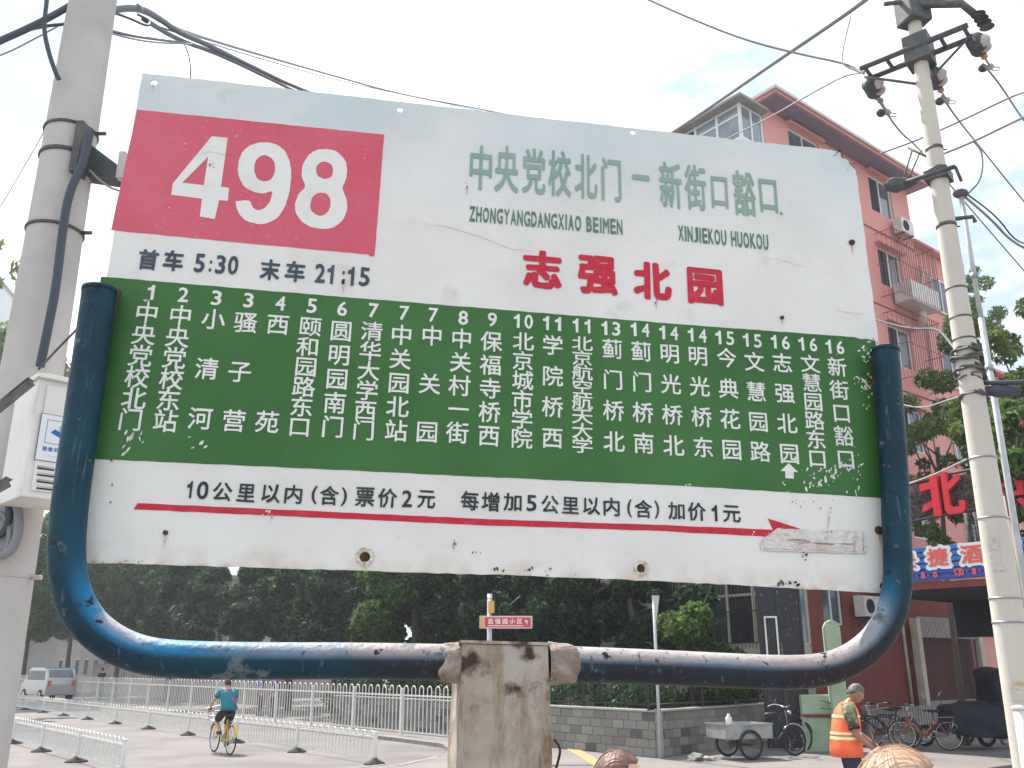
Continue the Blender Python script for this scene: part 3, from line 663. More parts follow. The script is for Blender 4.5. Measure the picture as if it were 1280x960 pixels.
# tactile tiles
m_tact = mat('yellow_tactile_tile', (0.42, 0.30, 0.14), 0.85, (0.32, 0.25, 0.15), 3, .4, .7, bump=.3)
tp = bpy.data.objects.new('tactile_paving', None); COL.objects.link(tp); tp['kind'] = 'structure'
tb = MB(); tb.box((0, 0, 0), (.29, .29, .012))
for i in range(4): tb.box((-.105 + .07 * i, 0, .008), (.03, .25, .006))
tbm = tb.mesh('tactile_tile'); tbm.materials.append(m_tact)
ta, tb_ = on_ground(690, 921), on_ground(765, 966)
td = (tb_ - ta).normalized(); tang = math.atan2(td.y, td.x)
for i in range(int((tb_ - ta).length / .3) + 14):
    o = link_mesh('tactile_tile', tbm, None, tp); q = ta + td * (.3 * i - 1.2); o.location = (q.x, q.y, .007); o.rotation_euler = (0, 0, tang - math.pi / 2)

# ================================================================== WHITE ROAD FENCES
m_wht = mat('white_fence_enamel', (0.70, 0.69, 0.66), 0.4, (0.52, 0.49, 0.45), 3.0, .45, .75, spec=.5)
m_rub = mat('rubber_foot', (0.055, 0.05, 0.052), 0.85, (0.10, 0.095, 0.09), 8, .4, .7)
def arc_hoop(w, h, r):
    pts = [(-w / 2, 0, 0), (-w / 2, 0, h - w / 2)]
    for k in range(1, 8):
        a_ = math.pi - math.pi * k / 8; pts.append((w / 2 * math.cos(a_), 0, h - w / 2 + w / 2 * math.sin(a_)))
    pts += [(w / 2, 0, h - w / 2), (w / 2, 0, 0)]
    b = MB(); b.tube(pts, r, 6, caps=False); return b
def road_fence(label, base, n, L, h, hoops, z0, low=.13, post_h=None, feet=True, dirv=U2, postw=.07, gapfirst=0):
    ang = math.atan2(dirv.y, dirv.x)
    t = thing('road_fence', label, 'fence', (base.x, base.y, z0), ang)
    ph = post_h or h * .93
    pm = MB(); pm.box((0, 0, ph / 2 + .02), (postw, postw, ph - .04), bev=.006); pm.box((0, 0, ph + .012), (postw + .012, postw + .012, .02), bev=.004); pm = pm.mesh('post'); pm.materials.append(m_wht)
    fm = MB()
    fm.loft([(0, 0, 0, .20, .24), (0, 0, .03, .19, .23), (0, 0, .10, .06, .08), (0, 0, .13, .05, .06)], 14); fm = fm.mesh('foot'); fm.materials.append(m_rub)
    rm = MB(); rm.box((L / 2, 0, 0), (L - postw, .035, .045), bev=.004); rm = rm.mesh('rail'); rm.materials.append(m_wht)
    pitch = L / hoops; hm = arc_hoop(pitch * .5, h - low - .02, .0135 if h < 1 else .0165).mesh('picket_hoop'); hm.materials.append(m_wht)
    for i in range(n + 1):
        o = link_mesh('post', pm, None, t); o.location = (i * L, 0, 0); o.rotation_euler = (rr(-.01, .01), rr(-.01, .01), 0)
        if feet:
            o = link_mesh('foot', fm, None, t); o.location = (i * L, 0, 0)
        if i < n:
            for z in (low, h * .80):
                o = link_mesh('rail', rm, None, t); o.location = (i * L, 0, z)
            for k in range(hoops):
                o = link_mesh('picket_hoop', hm, None, t); o.location = (i * L + pitch * (k + .5), 0, low + .01); o.rotation_euler = (0, rr(-.008, .008), 0)
    return t
LF = on_ground(468, 955.5, -0.10)
road_fence('low white hoop-top lane fence running behind the cyclist', LF, 13, 3.67, .67, 11, -0.10)
NF = Vector((at_y(157, 922, 18.7).x, 18.7, 0))
road_fence('nearest low white hoop-top fence, cut off at the lower left', NF, 6, 3.2, .67, 11, -0.10)
road_fence('tall white fence along the far kerb, beyond the low one', W2(-.1, 0), 22, 2.8, 1.36, 7, 0.0, low=.12, feet=False, postw=.09)

# ================================================================== GREY BLOCK WALL
m_mort = mat('mortar', (0.36, 0.345, 0.31), 0.9, (0.28, 0.265, 0.24), 5, .4, .7)
tones = [mat('grey_block', c, .85, tuple(x * .8 for x in c), 22, .4, .65, bump=.35, bscale=45) for c in ((.235, .225, .205), (.205, .195, .182), (.17, .163, .155), (.105, .10, .10), (.27, .26, .235), (.255, .235, .22))]
WC = Vector((3.09, 21.0, 0)); RD = Vector((math.sin(math.radians(40)), math.cos(math.radians(40)), 0))
wall = thing('block_wall', 'low grey block wall turning a corner behind the fences', 'wall', (WC.x, WC.y, 0))
bmm = []
for m in tones:
    b = MB(); b.box((0, 0, 0), (1, 1, 1), bev=.03); me = b.mesh('block'); me.materials.append(m); bmm.append(me)
def wall_run(d, L, flip):
    ang = math.atan2(d.y, d.x); n_ = Vector((d.y, -d.x, 0)) if flip else Vector((-d.y, d.x, 0))   # outward
    k0 = .10 if flip else .0
    b = MB(); b.box(tuple(d * (L / 2 + k0 / 2) - n_ * .13 + Vector((0, 0, .46))), (L - k0, .22, .92), ang); b.build('core', m_mort, wall)
    b = MB(); c_ = d * (L / 2) - n_ * .12; b.box((c_.x, c_.y, .945), (L + .04, .30, .045), ang, bev=.008); b.build('coping', m_mort, wall)
    for r in range(5):
        x = -.0 - (.19 if r % 2 else 0)
        while x < L:
            l = rr(.34, .42); x0, x1 = max(x, 0.004), min(x + l, L); x += l
            if x1 - x0 < .08: continue
            me = bmm[random.choices(range(6), (6, 6, 3, 1.6, 4, 2))[0]]
            o = link_mesh('block', me, None, wall); q = d * ((x0 + x1) / 2) + n_ * (rr(-.004, .004) - .018)
            o.location = (q.x, q.y, .095 + .183 * r); o.scale = (x1 - x0 - .014, .05, .168); o.rotation_euler = (0, 0, ang)
wall_run(U2, 14.6, False); wall_run(RD, 5.6, True)

# black railing and hedge on top of / behind the wall
m_blk = mat('black_iron', (0.012, 0.013, 0.015), .45, (0.03, 0.028, 0.026), 12, .45, .7)
rail = thing('black_railing', 'thin black iron railing standing on the block wall', 'railing', (WC.x, WC.y, .95))
def rail_run(d, L, flip):
    n_ = Vector((d.y, -d.x, 0)) if flip else Vector((-d.y, d.x, 0)); o0 = -n_ * .14
    for z in (.12, 1.02):
        b = MB(); b.tube([tuple(o0 + Vector((0, 0, z))), tuple(o0 + d * L + Vector((0, 0, z)))], .018, 6); b.build('rail', m_blk, rail)
    b = MB()
    for i in range(int(L / .14)): b.tube([tuple(o0 + d * (.14 * i + .07) + Vector((0, 0, .02))), tuple(o0 + d * (.14 * i + .07) + Vector((0, 0, 1.15)))], .009, 4)
    b.build('picket', m_blk, rail, 'stuff')
    for i in range(int(L / 2.4) + 1):
        b = MB(); q = o0 + d * (2.4 * i); b.box((q.x, q.y, .6), (.06, .06, 1.2)); b.build('post', m_blk, rail)
rail_run(U2, 14.6, False); rail_run(RD, 5.6, True)

# ================================================================== FOLIAGE
def leafmat(name, c, tr=.25, isl=.45): return mat(name, c, .55, tuple(x * 1.5 for x in c), .9, .4, .7, trans=tr, island=isl, spec=.12)
m_lf = leafmat('backlit_foliage', (.027, .057, .027), .45, .85); m_lf2 = leafmat('green_foliage', (.068, .125, .03), .5, .7); m_lf3 = leafmat('yellow_green_foliage', (.11, .16, .045), .4)  # backlit crowns' shade put into the first colour, left trees' sun into the second
m_lf4 = leafmat('hedge_leaves', (.04, .085, .04), .25); m_flw = mat('pink_blossom', (.62, .20, .22), .7, (.7, .4, .38), 5, .4, .7, trans=.3)
m_bark = mat('bark', (.075, .058, .045), .9, (.13, .105, .085), 9, .4, .65, bump=.8, bscale=20, stretch=(1, 1, .25))
def leaf_mesh(name, clumps, n, size, seed, m, flat_=0.5):
    rs = np.random.RandomState(seed); C = np.array([c[:3] for c in clumps]); R = np.array([c[3] for c in clumps])
    w = R ** 2.3; idx = rs.choice(len(C), n, p=w / w.sum())
    v = rs.normal(size=(n, 3)); v /= np.linalg.norm(v, axis=1)[:, None]
    rad = R[idx] * (0.45 + 0.6 * rs.rand(n) ** .6)
    P = C[idx] + v * rad[:, None] * np.array([1, 1, .8])
    a_ = rs.normal(size=(n, 3)); a_ /= np.linalg.norm(a_, axis=1)[:, None]
    t = np.cross(a_, v + rs.normal(size=(n, 3)) * .5); t /= (np.linalg.norm(t, axis=1)[:, None] + 1e-9); a_ = np.cross(t, a_) * .0 + a_
    s = size * (0.55 + .9 * rs.rand(n))[:, None]
    q = np.stack([P - a_ * s * .9, P + t * s * .42, P + a_ * s, P - t * s * .42], axis=1)
    q[:, 2, 2] -= s[:, 0] * .35
    V = q.reshape(-1, 3)
    me = bpy.data.meshes.new(name); me.vertices.add(4 * n); me.vertices.foreach_set('co', V.astype(np.float32).ravel())
    me.loops.add(4 * n); me.loops.foreach_set('vertex_index', np.arange(4 * n, dtype=np.int32)); me.polygons.add(n)
    me.polygons.foreach_set('loop_start', np.arange(0, 4 * n, 4, dtype=np.int32)); me.polygons.foreach_set('loop_total', np.full(n, 4, dtype=np.int32))
    me.update(); me.validate(); me.materials.append(m); return me
def crown_clumps(rx, rz, zc, n, r0, r1, seed, hollow=.35):
    rnd = random.Random(seed); o = []
    for _ in range(n):
        while True:
            x, y, z = (rnd.uniform(-1, 1) for _ in range(3)); q = math.sqrt(x * x + y * y + z * z)
            if hollow < q < 1: break
        o.append((x * rx, y * rx, zc + z * rz, rnd.uniform(r0, r1)))
    return o
def trunk_mesh(h, r, clumps, seed, nl=7):
    rnd = random.Random(seed); b = MB(); top = Vector((rnd.uniform(-.3, .3), rnd.uniform(-.3, .3), h))
    mid = Vector((rnd.uniform(-.12, .12), rnd.uniform(-.12, .12), h * .5))
    b.tube([(0, 0, -.15), (0, 0, .1), tuple(mid), tuple(top)], [r * 1.5, r * 1.1, r * .85, r * .6], 10)
    for c in rnd.sample(clumps, min(nl, len(clumps))):
        f = rnd.uniform(.55, 1); st = mid.lerp(top, f); e = Vector(c[:3]); m_ = st.lerp(e, .5) + Vector((0, 0, -.12 * (e - st).length * rnd.random()))
        b.tube([tuple(st), tuple(m_), tuple(e)], [r * .42, r * .26, r * .07], 6)
    return b.mesh('trunk')
kinds = {}
def tree_kind(key, h, r, rx, rz, zc, ncl, r0, r1, nleaf, size, m, seed, nl=8, hollow=.35):
    cl = crown_clumps(rx, rz, zc, ncl, r0, r1, seed, hollow)
    tm_ = trunk_mesh(h, r, cl, seed, nl); tm_.materials.append(m_bark)
    kinds[key] = (tm_, leaf_mesh('crown', cl, nleaf, size, seed, m))
tree_kind('dark1', 5.6, .17, 3.1, 3.2, 5.6, 50, .28, .70, 25000, .13, m_lf, 1)
tree_kind('dark2', 5.2, .15, 3.3, 3.0, 5.1, 50, .28, .68, 25000, .125, m_lf, 2)
tree_kind('green', 5.2, .14, 2.9, 3.0, 5.2, 50, .3, .72, 36000, .11, m_lf2, 3)
tree_kind('leftgreen', 7.5, .16, 4.6, 4.6, 8.2, 90, .45, 1.0, 62000, .13, m_lf2, 13)
tree_kind('small', 2.6, .06, 1.3, 1.5, 2.8, 22, .3, .6, 9000, .10, m_lf2, 4)
def plant_tree(name, key, x, y, label, group=None, sc=1.0, rz=None, zoff=0.0):
    t = thing(name, label, 'tree', (x, y, zoff), rz if rz is not None else rr(0, 6.28), group); t.scale = (sc, sc, sc)
    link_mesh('trunk', kinds[key][0], None, t); link_mesh('crown', kinds[key][1], None, t); return t
tl = [(35, -3.2, 'leftgreen', 'bright green street tree leftmost behind the white fences'), (88, -4.0, 'leftgreen', 'bright green tree beyond the silver van, second from the left'),
      (150, -3.4, 'leftgreen', 'green tree behind the fence just left of the pipe bend'), (215, -4.2, 'dark1', 'dark green tree behind the tall fence above the cyclist'),
      (290, -3.2, 'dark2', 'dense dark tree seen under the left end of the board'), (365, -4.6, 'dark1', 'dark tree below the 10 in the fare notice'),
      (440, -4.4, 'dark2', 'dark tree left of the brown trunk behind the fence'), (520, -4.0, 'green', 'tree with bare brown trunk left of the red street name sign'),
      (600, -4.8, 'dark1', 'dark tree behind the red street name sign'), (672, -4.4, 'dark2', 'dark tree right of the red street name sign'), (745, -4.6, 'dark1', 'dark tree left of the thin signpost behind the wall'),
       (250, -9, 'dark2', 'back row dark tree behind the cyclist'), (340, -9, 'dark1', 'back row dark tree in front of the far dark red house'),
      (420, -8.5, 'dark2', 'back row dark tree in the middle of the gap under the board'), (500, -8, 'dark1', 'back row dark tree behind the brown trunk'), (580, -7.5, 'dark2', 'back row dark tree straight behind the sign post'), (795, -4.6, 'dark2', 'dark tree leaning over the corner of the block wall')]
for px, d, k, lab in tl:
    s = s_at(px, d); q = W2(s, d)
    sc = (.78 if px in (745, 795, 672) else 1.0) * rr(.92, 1.08)
    plant_tree('street_tree', k, q.x, q.y, lab, 'trees behind the white fences', sc)
for px, d, lab in ((20, -9, 'large tree beyond the silver van, its crown above the weathered pole base'), (105, -11, 'large tree behind the second row, over the dark haired pedestrian'), (185, -12, 'large tree behind the pipe bend, back row')):
    q = W2(s_at(px, d), d); plant_tree('street_tree', 'leftgreen', q.x, q.y, lab, 'trees behind the white fences', 1.15)
# shrubs behind the wall (hedge)
def hedge(name, pts, r, n, size, m, seed):
    rnd = random.Random(seed); cl = []
    for (x, y, z0, z1) in pts:
        for _ in range(5): cl.append((x + rnd.uniform(-.4, .4), y + rnd.uniform(-.4, .4), rnd.uniform(z0, z1), r * rnd.uniform(.6, 1)))
    return link_mesh(name, leaf_mesh(name, cl, n, size, seed, m), None, None, 'stuff')
pts = []
for i in range(28):
    q = WC + U2 * (i * .55) + Vector((.05, 1.5, 0)); pts.append((q.x, q.y, .3, 1.55))
for i in range(9):
    q = WC + RD * (i * .6 + .3) + Vector((-.1, 1.5, 0)); pts.append((q.x, q.y, .3, 1.3))
hedge('hedge', pts, .42, 26000, .075, m_lf4, 11)
q = at_y(868, 840, 23.6)
kinds['bush'] = (kinds['small'][0], leaf_mesh('crown', crown_clumps(.75, 1.0, 2.2, 16, .2, .42, 31, .2), 8000, .10, 31, m_lf2))
t = plant_tree('shrub', 'bush', q.x, q.y, 'bright green shrub beside the barred cream windows', None, 1.0); t['category'] = 'shrub'
q = at_y(905, 840, 24.2); t = plant_tree('shrub', 'bush', q.x, q.y, 'smaller dark leafy shrub under the barred cream windows', None, .72); t['category'] = 'shrub'
# right-hand trees
tree_kind('airy', 7.4, .12, 2.6, 3.1, 7.9, 60, .22, .5, 20000, .085, m_lf3, 5, 16, .1)
tree_kind('sparse', 7.4, .12, 2.6, 3.1, 7.9, 40, .18, .42, 6000, .085, m_lf3, 15, 16, .1)
tree_kind('airy2', 6.6, .13, 3.2, 3.4, 6.6, 80, .24, .55, 23000, .085, m_lf2, 6, 16, .1)
tree_kind('slim', 7.6, .08, 1.25, 2.6, 7.2, 26, .16, .34, 4600, .075, m_lf3, 8, 16, .0)
q = at_y(1163, 600, 24.3); plant_tree('slender_tree', 'slim', q.x, q.y, 'slender yellow-green tree in front of the red building, left of the concrete pole')
q = at_y(1322, 600, 21.0); t = plant_tree('leafy_tree', 'airy', q.x, q.y, 'tall airy tree with sky between its leaves at the right edge', None, 1.0)
q = at_y(1345, 600, 25.0); plant_tree('leafy_tree', 'airy2', q.x, q.y, 'denser green tree low at the right edge behind the light steel pole', None, .95)
# blossom tree
cl = crown_clumps(.9, 1.0, 6.4, 10, .2, .4, 41, .1)
t = thing('blossom_tree', 'small tree with pink blossom between the concrete pole and the light steel pole', 'tree', tuple(at_y(1262, 600, 18.2).xy) + (0,))
tm_ = trunk_mesh(5.6, .06, cl, 41, 6); tm_.materials.append(m_bark); link_mesh('trunk', tm_, None, t)
link_mesh('crown', leaf_mesh('crown', cl, 3500, .10, 41, m_lf2), None, t)
link_mesh('blossom', leaf_mesh('blossom', [(c[0] * .8, c[1] * .8, c[2] - .1, c[3] * .6) for c in cl[:7]], 1100, .06, 42, m_flw), None, t)
# far tree right of the building, tree at the far left edge
q = at_y(1163, 290, 48.0); plant_tree('tall_tree', 'airy2', q.x, q.y, 'tree top showing above the lower red roof behind the pole', None, 1.0, None, 20.6 - 6.6)
q = at_y(-22, 400, 42.0); plant_tree('tall_tree', 'sparse', q.x, q.y, 'thin sunlit tree with sparse leaves at the left edge behind the pole', None, 2.05)
q = at_y(84, 400, 60.0); plant_tree('tall_tree', 'airy', q.x, q.y, 'washed-out distant tree between the left pole and the board', None, 2.35)

# ================================================================== RED APARTMENT BUILDING
m_redw = mat('red_painted_wall', (.67, .30, .27), .85, (.62, .26, .235), .35, .4, .7, bump=.1, col3=(.68, .33, .30), scale3=1.4, lo3=.55, hi3=.8)
m_redp = mat('brick_red_wall', (.20, .045, .04), .9, (.15, .035, .032), 2.0, .4, .7, bump=.3, bscale=30)
m_cream = mat('cream_paint', (.50, .45, .37), .7, (.38, .34, .28), 2, .4, .7)
m_frame = mat('white_window_frame', (.68, .69, .70), .4, (.5, .5, .5), 3, .5, .8)
m_glass = mat('window_glass', (.05, .07, .085), .06, (.10, .13, .15), 1.2, .4, .7, spec=.8)
m_dark = mat('interior_shade', (.015, .016, .02), .9)  # one near-black colour painted in for shade inside openings and the awning
m_conc = mat('grey_concrete', (.30, .285, .27), .9, (.22, .21, .20), 1.5, .4, .7, bump=.2)
C0 = Vector((8.22, 26.0, 0)); RF = -V2            # right face runs along RF, its outward normal is -U2
LN = V2                                            # outward normal of the left face, which runs along U2
bld = thing('apartment_building', 'red six-storey apartment building with enclosed balconies and barred windows', 'building', (C0.x, C0.y, 0), math.atan2(RF.y, RF.x))
# local axes: +x along the right face, +y away from the street (= U2), so the right face is y=0 and the left face is x=0
def facade(name, m, axis, L, z0, z1, ops, parent, off=0.0, rev=.16):
    """axis 'x': face on y=0 looking -y; axis 'y': face on x=0 looking -x"""
    xs = sorted({0, L, *[o[0] for o in ops], *[o[1] for o in ops]}); zs = sorted({z0, z1, *[o[2] for o in ops], *[o[3] for o in ops]})
    b = bmesh.new()
    P = (lambda s, z, d=0: b.verts.new((s + off, d, z))) if axis == 'x' else (lambda s, z, d=0: b.verts.new((d + off, s, z)))
    for x0, x1 in zip(xs, xs[1:]):
        for a_, c_ in zip(zs, zs[1:]):
            if any(o[0] <= (x0 + x1) / 2 <= o[1] and o[2] <= (a_ + c_) / 2 <= o[3] for o in ops): continue
            b.faces.new((P(x0, a_), P(x1, a_), P(x1, c_), P(x0, c_)))
    for x0, x1, a_, c_ in ops:
        for q in (((x0, a_), (x0, c_)), ((x1, a_), (x1, c_)), ((x0, a_), (x1, a_)), ((x0, c_), (x1, c_))):
            b.faces.new((P(*q[0]), P(*q[1]), P(*q[1], rev), P(*q[0], rev)))
        b.faces.new((P(x0, a_, rev + .25), P(x1, a_, rev + .25), P(x1, c_, rev + .25), P(x0, c_, rev + .25)))
    me = bpy.data.meshes.new(name); b.to_mesh(me); b.free(); return link_mesh(name, me, m, parent)
def window(parent, x0, x1, z0, z1, axis='x', y=.10, sashes=2, m_f=None, off=0.0, open_dark=None, tr=.45):
    m_f = m_f or m_frame
    T = (lambda cx, cy, cz, dx, dy, dz, b: b.box((cx + off, cy, cz), (dx, dy, dz))) if axis == 'x' else (lambda cx, cy, cz, dx, dy, dz, b: b.box((cy + off, cx, cz), (dy, dx, dz)))
    b = MB(); cx, cz, w, h = (x0 + x1) / 2, (z0 + z1) / 2, x1 - x0, z1 - z0; t = .06
    T(x0 + t / 2, y, cz, t, .06, h, b); T(x1 - t / 2, y, cz, t, .06, h, b); T(cx, y, z0 + t / 2, w - 2 * t, .06, t, b); T(cx, y, z1 - t / 2, w - 2 * t, .06, t, b)
    for k in range(1, sashes): T(x0 + w * k / sashes, y + .002, cz, t, .056, h - 2 * t, b)
    wn = b.build('window', m_f, parent)
    for k in range(sashes):
        b = MB(); T(x0 + w * (k + .5) / sashes, y + .01, cz, w / sashes - t, .012, h - 2 * t, b)
        b.build('pane', m_dark if k == open_dark else m_glass, wn)
    return wn
ops = [(6.31, 7.87, z, z + 1.5) for z in (5.9, 8.9, 11.9, 14.9, 17.85)] + [(1.4, 3.2, z, z + 1.5) for z in (5.9, 8.9, 11.9, 14.9, 17.85)] + [(.7, 1.7, 3.0, 4.1), (5.2, 9.0 - .15, .55, 3.0)]
facade('wall', m_redw, 'x', 9.1, 4.6, 19.55, [o for o in ops if o[2] > 4.6], bld)
facade('lower_wall', m_redp, 'x', 9.1, 0, 4.6, [o for o in ops if o[2] < 4.6], bld)
for i, (x0, x1, z0, z1) in enumerate(ops[:-2]):
    window(bld, x0, x1, z0, z1, sashes=2, open_dark=0 if i < 5 else None)
    b = MB(); b.box(((x0 + x1) / 2, -.06, z1 + .07), (x1 - x0 + .3, .30, .06)); b.build('window_hood', m_redw, bld)
window(bld, .7, 1.7, 3.0, 4.1, sashes=2)
b = MB()
for z in (5.0, 8.0, 11.0, 14.0, 17.0): b.box((4.55, -.012, z), (9.1, .03, .05))
b.build('string_course', mat('dark_groove', (.30, .085, .075), .9), bld, 'stuff')
facade('side_wall', m_cream, 'y', 12.0, 0, 5.0, [(6.5, 8.3, 2.6, 4.2), (9.4, 11.2, 2.6, 4.2)], bld)
facade('side_wall', m_redw, 'y', 12.0, 5.0, 19.55, [(a_, a_ + 1.8, z, z + 1.5) for z in (5.9, 8.9, 11.9, 14.9, 17.85) for a_ in (6.5, 9.4)], bld)
for a_ in (6.5, 9.4):
    for z in (5.9, 8.9, 11.9, 14.9, 17.85): window(bld, a_, a_ + 1.8, z, z + 1.5, axis='y')
    window(bld, a_, a_ + 1.8, 2.6, 4.2, axis='y', m_f=m_cream)
b = MB(); b.box((4.6, 12.0, 9.77), (9.0, .1, 19.5)); b.box((9.12, 6.05, 9.77), (.06, 12, 19.5)); b.build('back_wall', m_redw, bld)
# roof slab with deep eaves
b = MB(); b.prism([(-.20, -.72), (9.5, -.72), (9.5, 12.6), (-.20, 12.6)], .10, Matrix.Translation((0, 0, 19.70))); b.build('roof', mat('roof_edge', (.55, .20, .18), .8, (.48, .17, .15), 2, .4, .7), bld)
b = MB(); b.prism([(-.17, -.68), (9.45, -.68), (9.45, 12.5), (-.17, 12.5)], .04, Matrix.Translation((0, 0, 19.596))); b.build('soffit', mat('shadow_purple_soffit', (.22, .17, .24), .9, (.18, .14, .20), 2, .4, .7), bld)  # purple of the eave's shadow put into the soffit colour
b = MB(); b.prism([(-.26, -.78), (9.55, -.78), (9.55, 12.6), (-.26, 12.6)], .10, Matrix.Translation((0, 0, 19.84))); b.build('coping', mat('pale_coping', (.62, .52, .52), .7), bld)
# enclosed balcony stack on the left face (local x<0 side)
m_bglass = mat('balcony_glass', (.22, .27, .30), .05, (.12, .15, .18), .8, .4, .65, spec=.9)
for k in range(6):
    z0 = 2.0 + 3 * k; zt = z0 + 2.46 + (.0 if k < 5 else -.28); ph = .42 if k == 0 else .9
    mm = m_cream if k == 0 else m_frame
    b = MB(); b.box((-.61, 2.3, z0 - .06), (1.22, 4.6, .12)); b.build('balcony_slab', m_cream, bld)
    b = MB(); b.box((-1.17, 2.3, z0 + ph / 2), (.06, 4.6, ph)); b.box((-.6, .03, z0 + ph / 2), (1.08, .06, ph)); b.box((-.6, 4.57, z0 + ph / 2), (1.08, .06, ph)); b.build('balcony_parapet', m_cream if k == 0 else m_redw if k < 5 else m_frame, bld)
    bw = MB(); h = zt - z0 - ph; zc = z0 + ph + h / 2
    for yy in np.linspace(.05, 4.55, 6): bw.box((-1.15, float(yy), zc), (.08, .09, h))
    for z in (z0 + ph + .04, zt - .05, z0 + ph + h * .68): bw.box((-1.152, 2.3, z), (.07, 4.42, .07))
    for z in (z0 + ph + .04, zt - .05): bw.box((-.58, .052, z), (1.06, .07, .07))
    for xx in (-.62, -.06): bw.box((xx, .05, zc), (.08, .08, h - .1))
    wn = bw.build('balcony_window', mm, bld)
    for i in range(5):
        b = MB(); b.box((-1.15, .5 + .9 * i, zc), (.012, .82, h - .12)); b.build('pane', m_dark if (k == 5 and i == 2) or (k == 0 and i == 1) else (m_bglass if k else m_glass), wn)
    for xx in (-.88, -.34): b = MB(); b.box((xx, .05, zc), (.45, .012, h - .14)); b.build('pane', m_bglass, wn)
    if k == 5:
        b = MB(); b.prism([(-1.5, -.28), (.0, -.28), (0, 4.9), (-1.5, 4.9)], .09, Matrix.Translation((0, 0, zt + .10))); b.build('balcony_roof', m_conc, bld)
# black bars over the ground-floor balcony windows
b = MB()
for i in range(38): b.tube([(-1.24, .05 + .122 * i, 2.35), (-1.24, .05 + .122 * i, 4.5)], .010, 4)
for z in (2.5, 3.35, 4.3): b.tube([(-1.245, 0, z), (-1.245, 4.6, z)], .014, 4)
b.build('window_bars', m_blk, bld, 'stuff')
# lattice cages over the windows of the right face
m_cage = mat('rusty_cage_wire', (.30, .13, .12), .8, (.20, .10, .12), 4, .4, .7)
def cage(x0, x1, z0, z1, dep, m, label):
    b = MB(); c = []
    for x in np.arange(x0, x1 + .01, .16): b.tube([(x, -dep, z0), (x, -dep, z1)], .013, 4, caps=False)
    for z in (z0, (z0 + z1) / 2, z1): b.tube([(x0, -.02, z), (x0, -dep, z), (x1, -dep, z), (x1, -.02, z)], .016, 4)
    for y in np.arange(.16, dep, .16):
        for x in (x0, x1): b.tube([(x, -y, z0), (x, -y, z1)], .008, 4, caps=False)
        b.tube([(x0, -y, z1), (x1, -y, z1)], .007, 4, caps=False); b.tube([(x0, -y, z0), (x1, -y, z0)], .007, 4, caps=False)
    o = b.build('window_cage', m, bld, 'stuff'); o['label'] = label; return o
cage(6.1, 9.0, 14.3, 16.75, .75, m_cage, 'wire cage around the fifth floor window')
cage(6.1, 8.6, 11.2, 13.7, .75, m_cage, 'rusty wire cage around the fourth floor window')
m_acw = mat('white_ac_casing', (.62, .61, .60), .5, (.50, .48, .47), 4, .4, .7)
b = MB(); b.box((7.9, -.42, 14.62), (2.0, .66, .75), bev=.02); b.build('sheet_panel', m_acw, bld)
b = MB(); b.tube([(8.3, -.3, 14.3), (8.3, -.3, 13.9), (8.32, -.2, 13.7)], .16, 10); b.build('duct', m_acw, bld)
b = MB(); b.tube([(8.9, -.1, 15.2), (8.95, -.3, 16.1), (9.0, -.1, 16.3), (9.02, -.06, 12)], .05, 8); b.build('hose', m_acw, bld)
def air_conditioner(x, z, y, label, rot=0):
    M_ = bld.matrix_world if False else (Matrix.Translation(C0) @ Matrix.Rotation(math.atan2(RF.y, RF.x), 4, 'Z'))
    p = M_ @ Vector((x, y, z)); t = thing('air_conditioner', label, 'air conditioner', tuple(p), math.atan2(RF.y, RF.x) + rot, 'outdoor air conditioner units')
    b = MB(); b.box((0, 0, .3), (.86, .34, .60), bev=.02); b.build('casing', m_acw, t)
    b = MB(); b.tube([(-.12 + .2 * math.cos(q), -.176, .3 + .2 * math.sin(q)) for q in np.linspace(0, 2 * math.pi, 20, endpoint=False)], .012, 5, closed=True)
    for rad in (.07, .13): b.tube([(-.12 + rad * math.cos(q), -.177, .3 + rad * math.sin(q)) for q in np.linspace(0, 2 * math.pi, 16, endpoint=False)], .005, 4, closed=True)
    b.build('fan_grille', m_blk, t)
    b = MB(); b.loft([(0, 0, 0, .19, .19), (0, 0, .006, .19, .19)], 20); fo = b.build('fan_opening', m_dark, t); fo.location = (-.12, -.172, .3); fo.rotation_euler = (math.pi / 2, 0, 0)
    for s_ in (-.3, .3):
        b = MB(); b.box((s_, .02, -.02), (.05, .42, .04)); b.tube([(s_, .2, -.28), (s_, -.14, -.03)], .015, 5); b.build('bracket', m_blk, t)
    return t
air_conditioner(7.85, 17.15, -.30, 'white air conditioner under the top floor window of the red building')
air_conditioner(2.5, 3.25, -.30, 'white air conditioner on the dark red ground floor wall above the worker')
# barred entrance with thick white frame
b = MB()
b.box((5.10, -.28, 1.8), (.24, .24, 3.0), bev=.02); b.build('door_frame', m_cream, bld)
b = MB(); b.box((9.0, -.28, 1.85), (.26, .24, 2.9), bev=.02); b.build('door_frame', m_cream, bld)
b = MB(); b.box((7.05, -.30, .45), (3.6, .3, .14), bev=.02); b.build('threshold', m_conc, bld)
b = MB(); b.tube([(4.8, -.05, .2), (4.75, -.05, 4.4)], .05, 8); b.build('drain_pipe', m_cream, bld)
m_grl = mat('pale_grille', (.36, .32, .31), .7, (.28, .24, .24), 5, .4, .7)
b = MB()
for i in range(44): b.box((5.26 + .082 * i, -.26, 1.75), (.018, .02, 2.3))
b.build('door_bars', mat('brown_bars', (.12, .07, .07), .7), bld, 'stuff')
b = MB()
for i in range(44): b.box((5.26 + .082 * i, -.30, 3.05), (.045, .03, .62))
for i in range(44): b.box((5.26 + .082 * i, -.30, .72), (.045, .03, .34))
b.build('picket_panel', m_grl, bld, 'stuff')
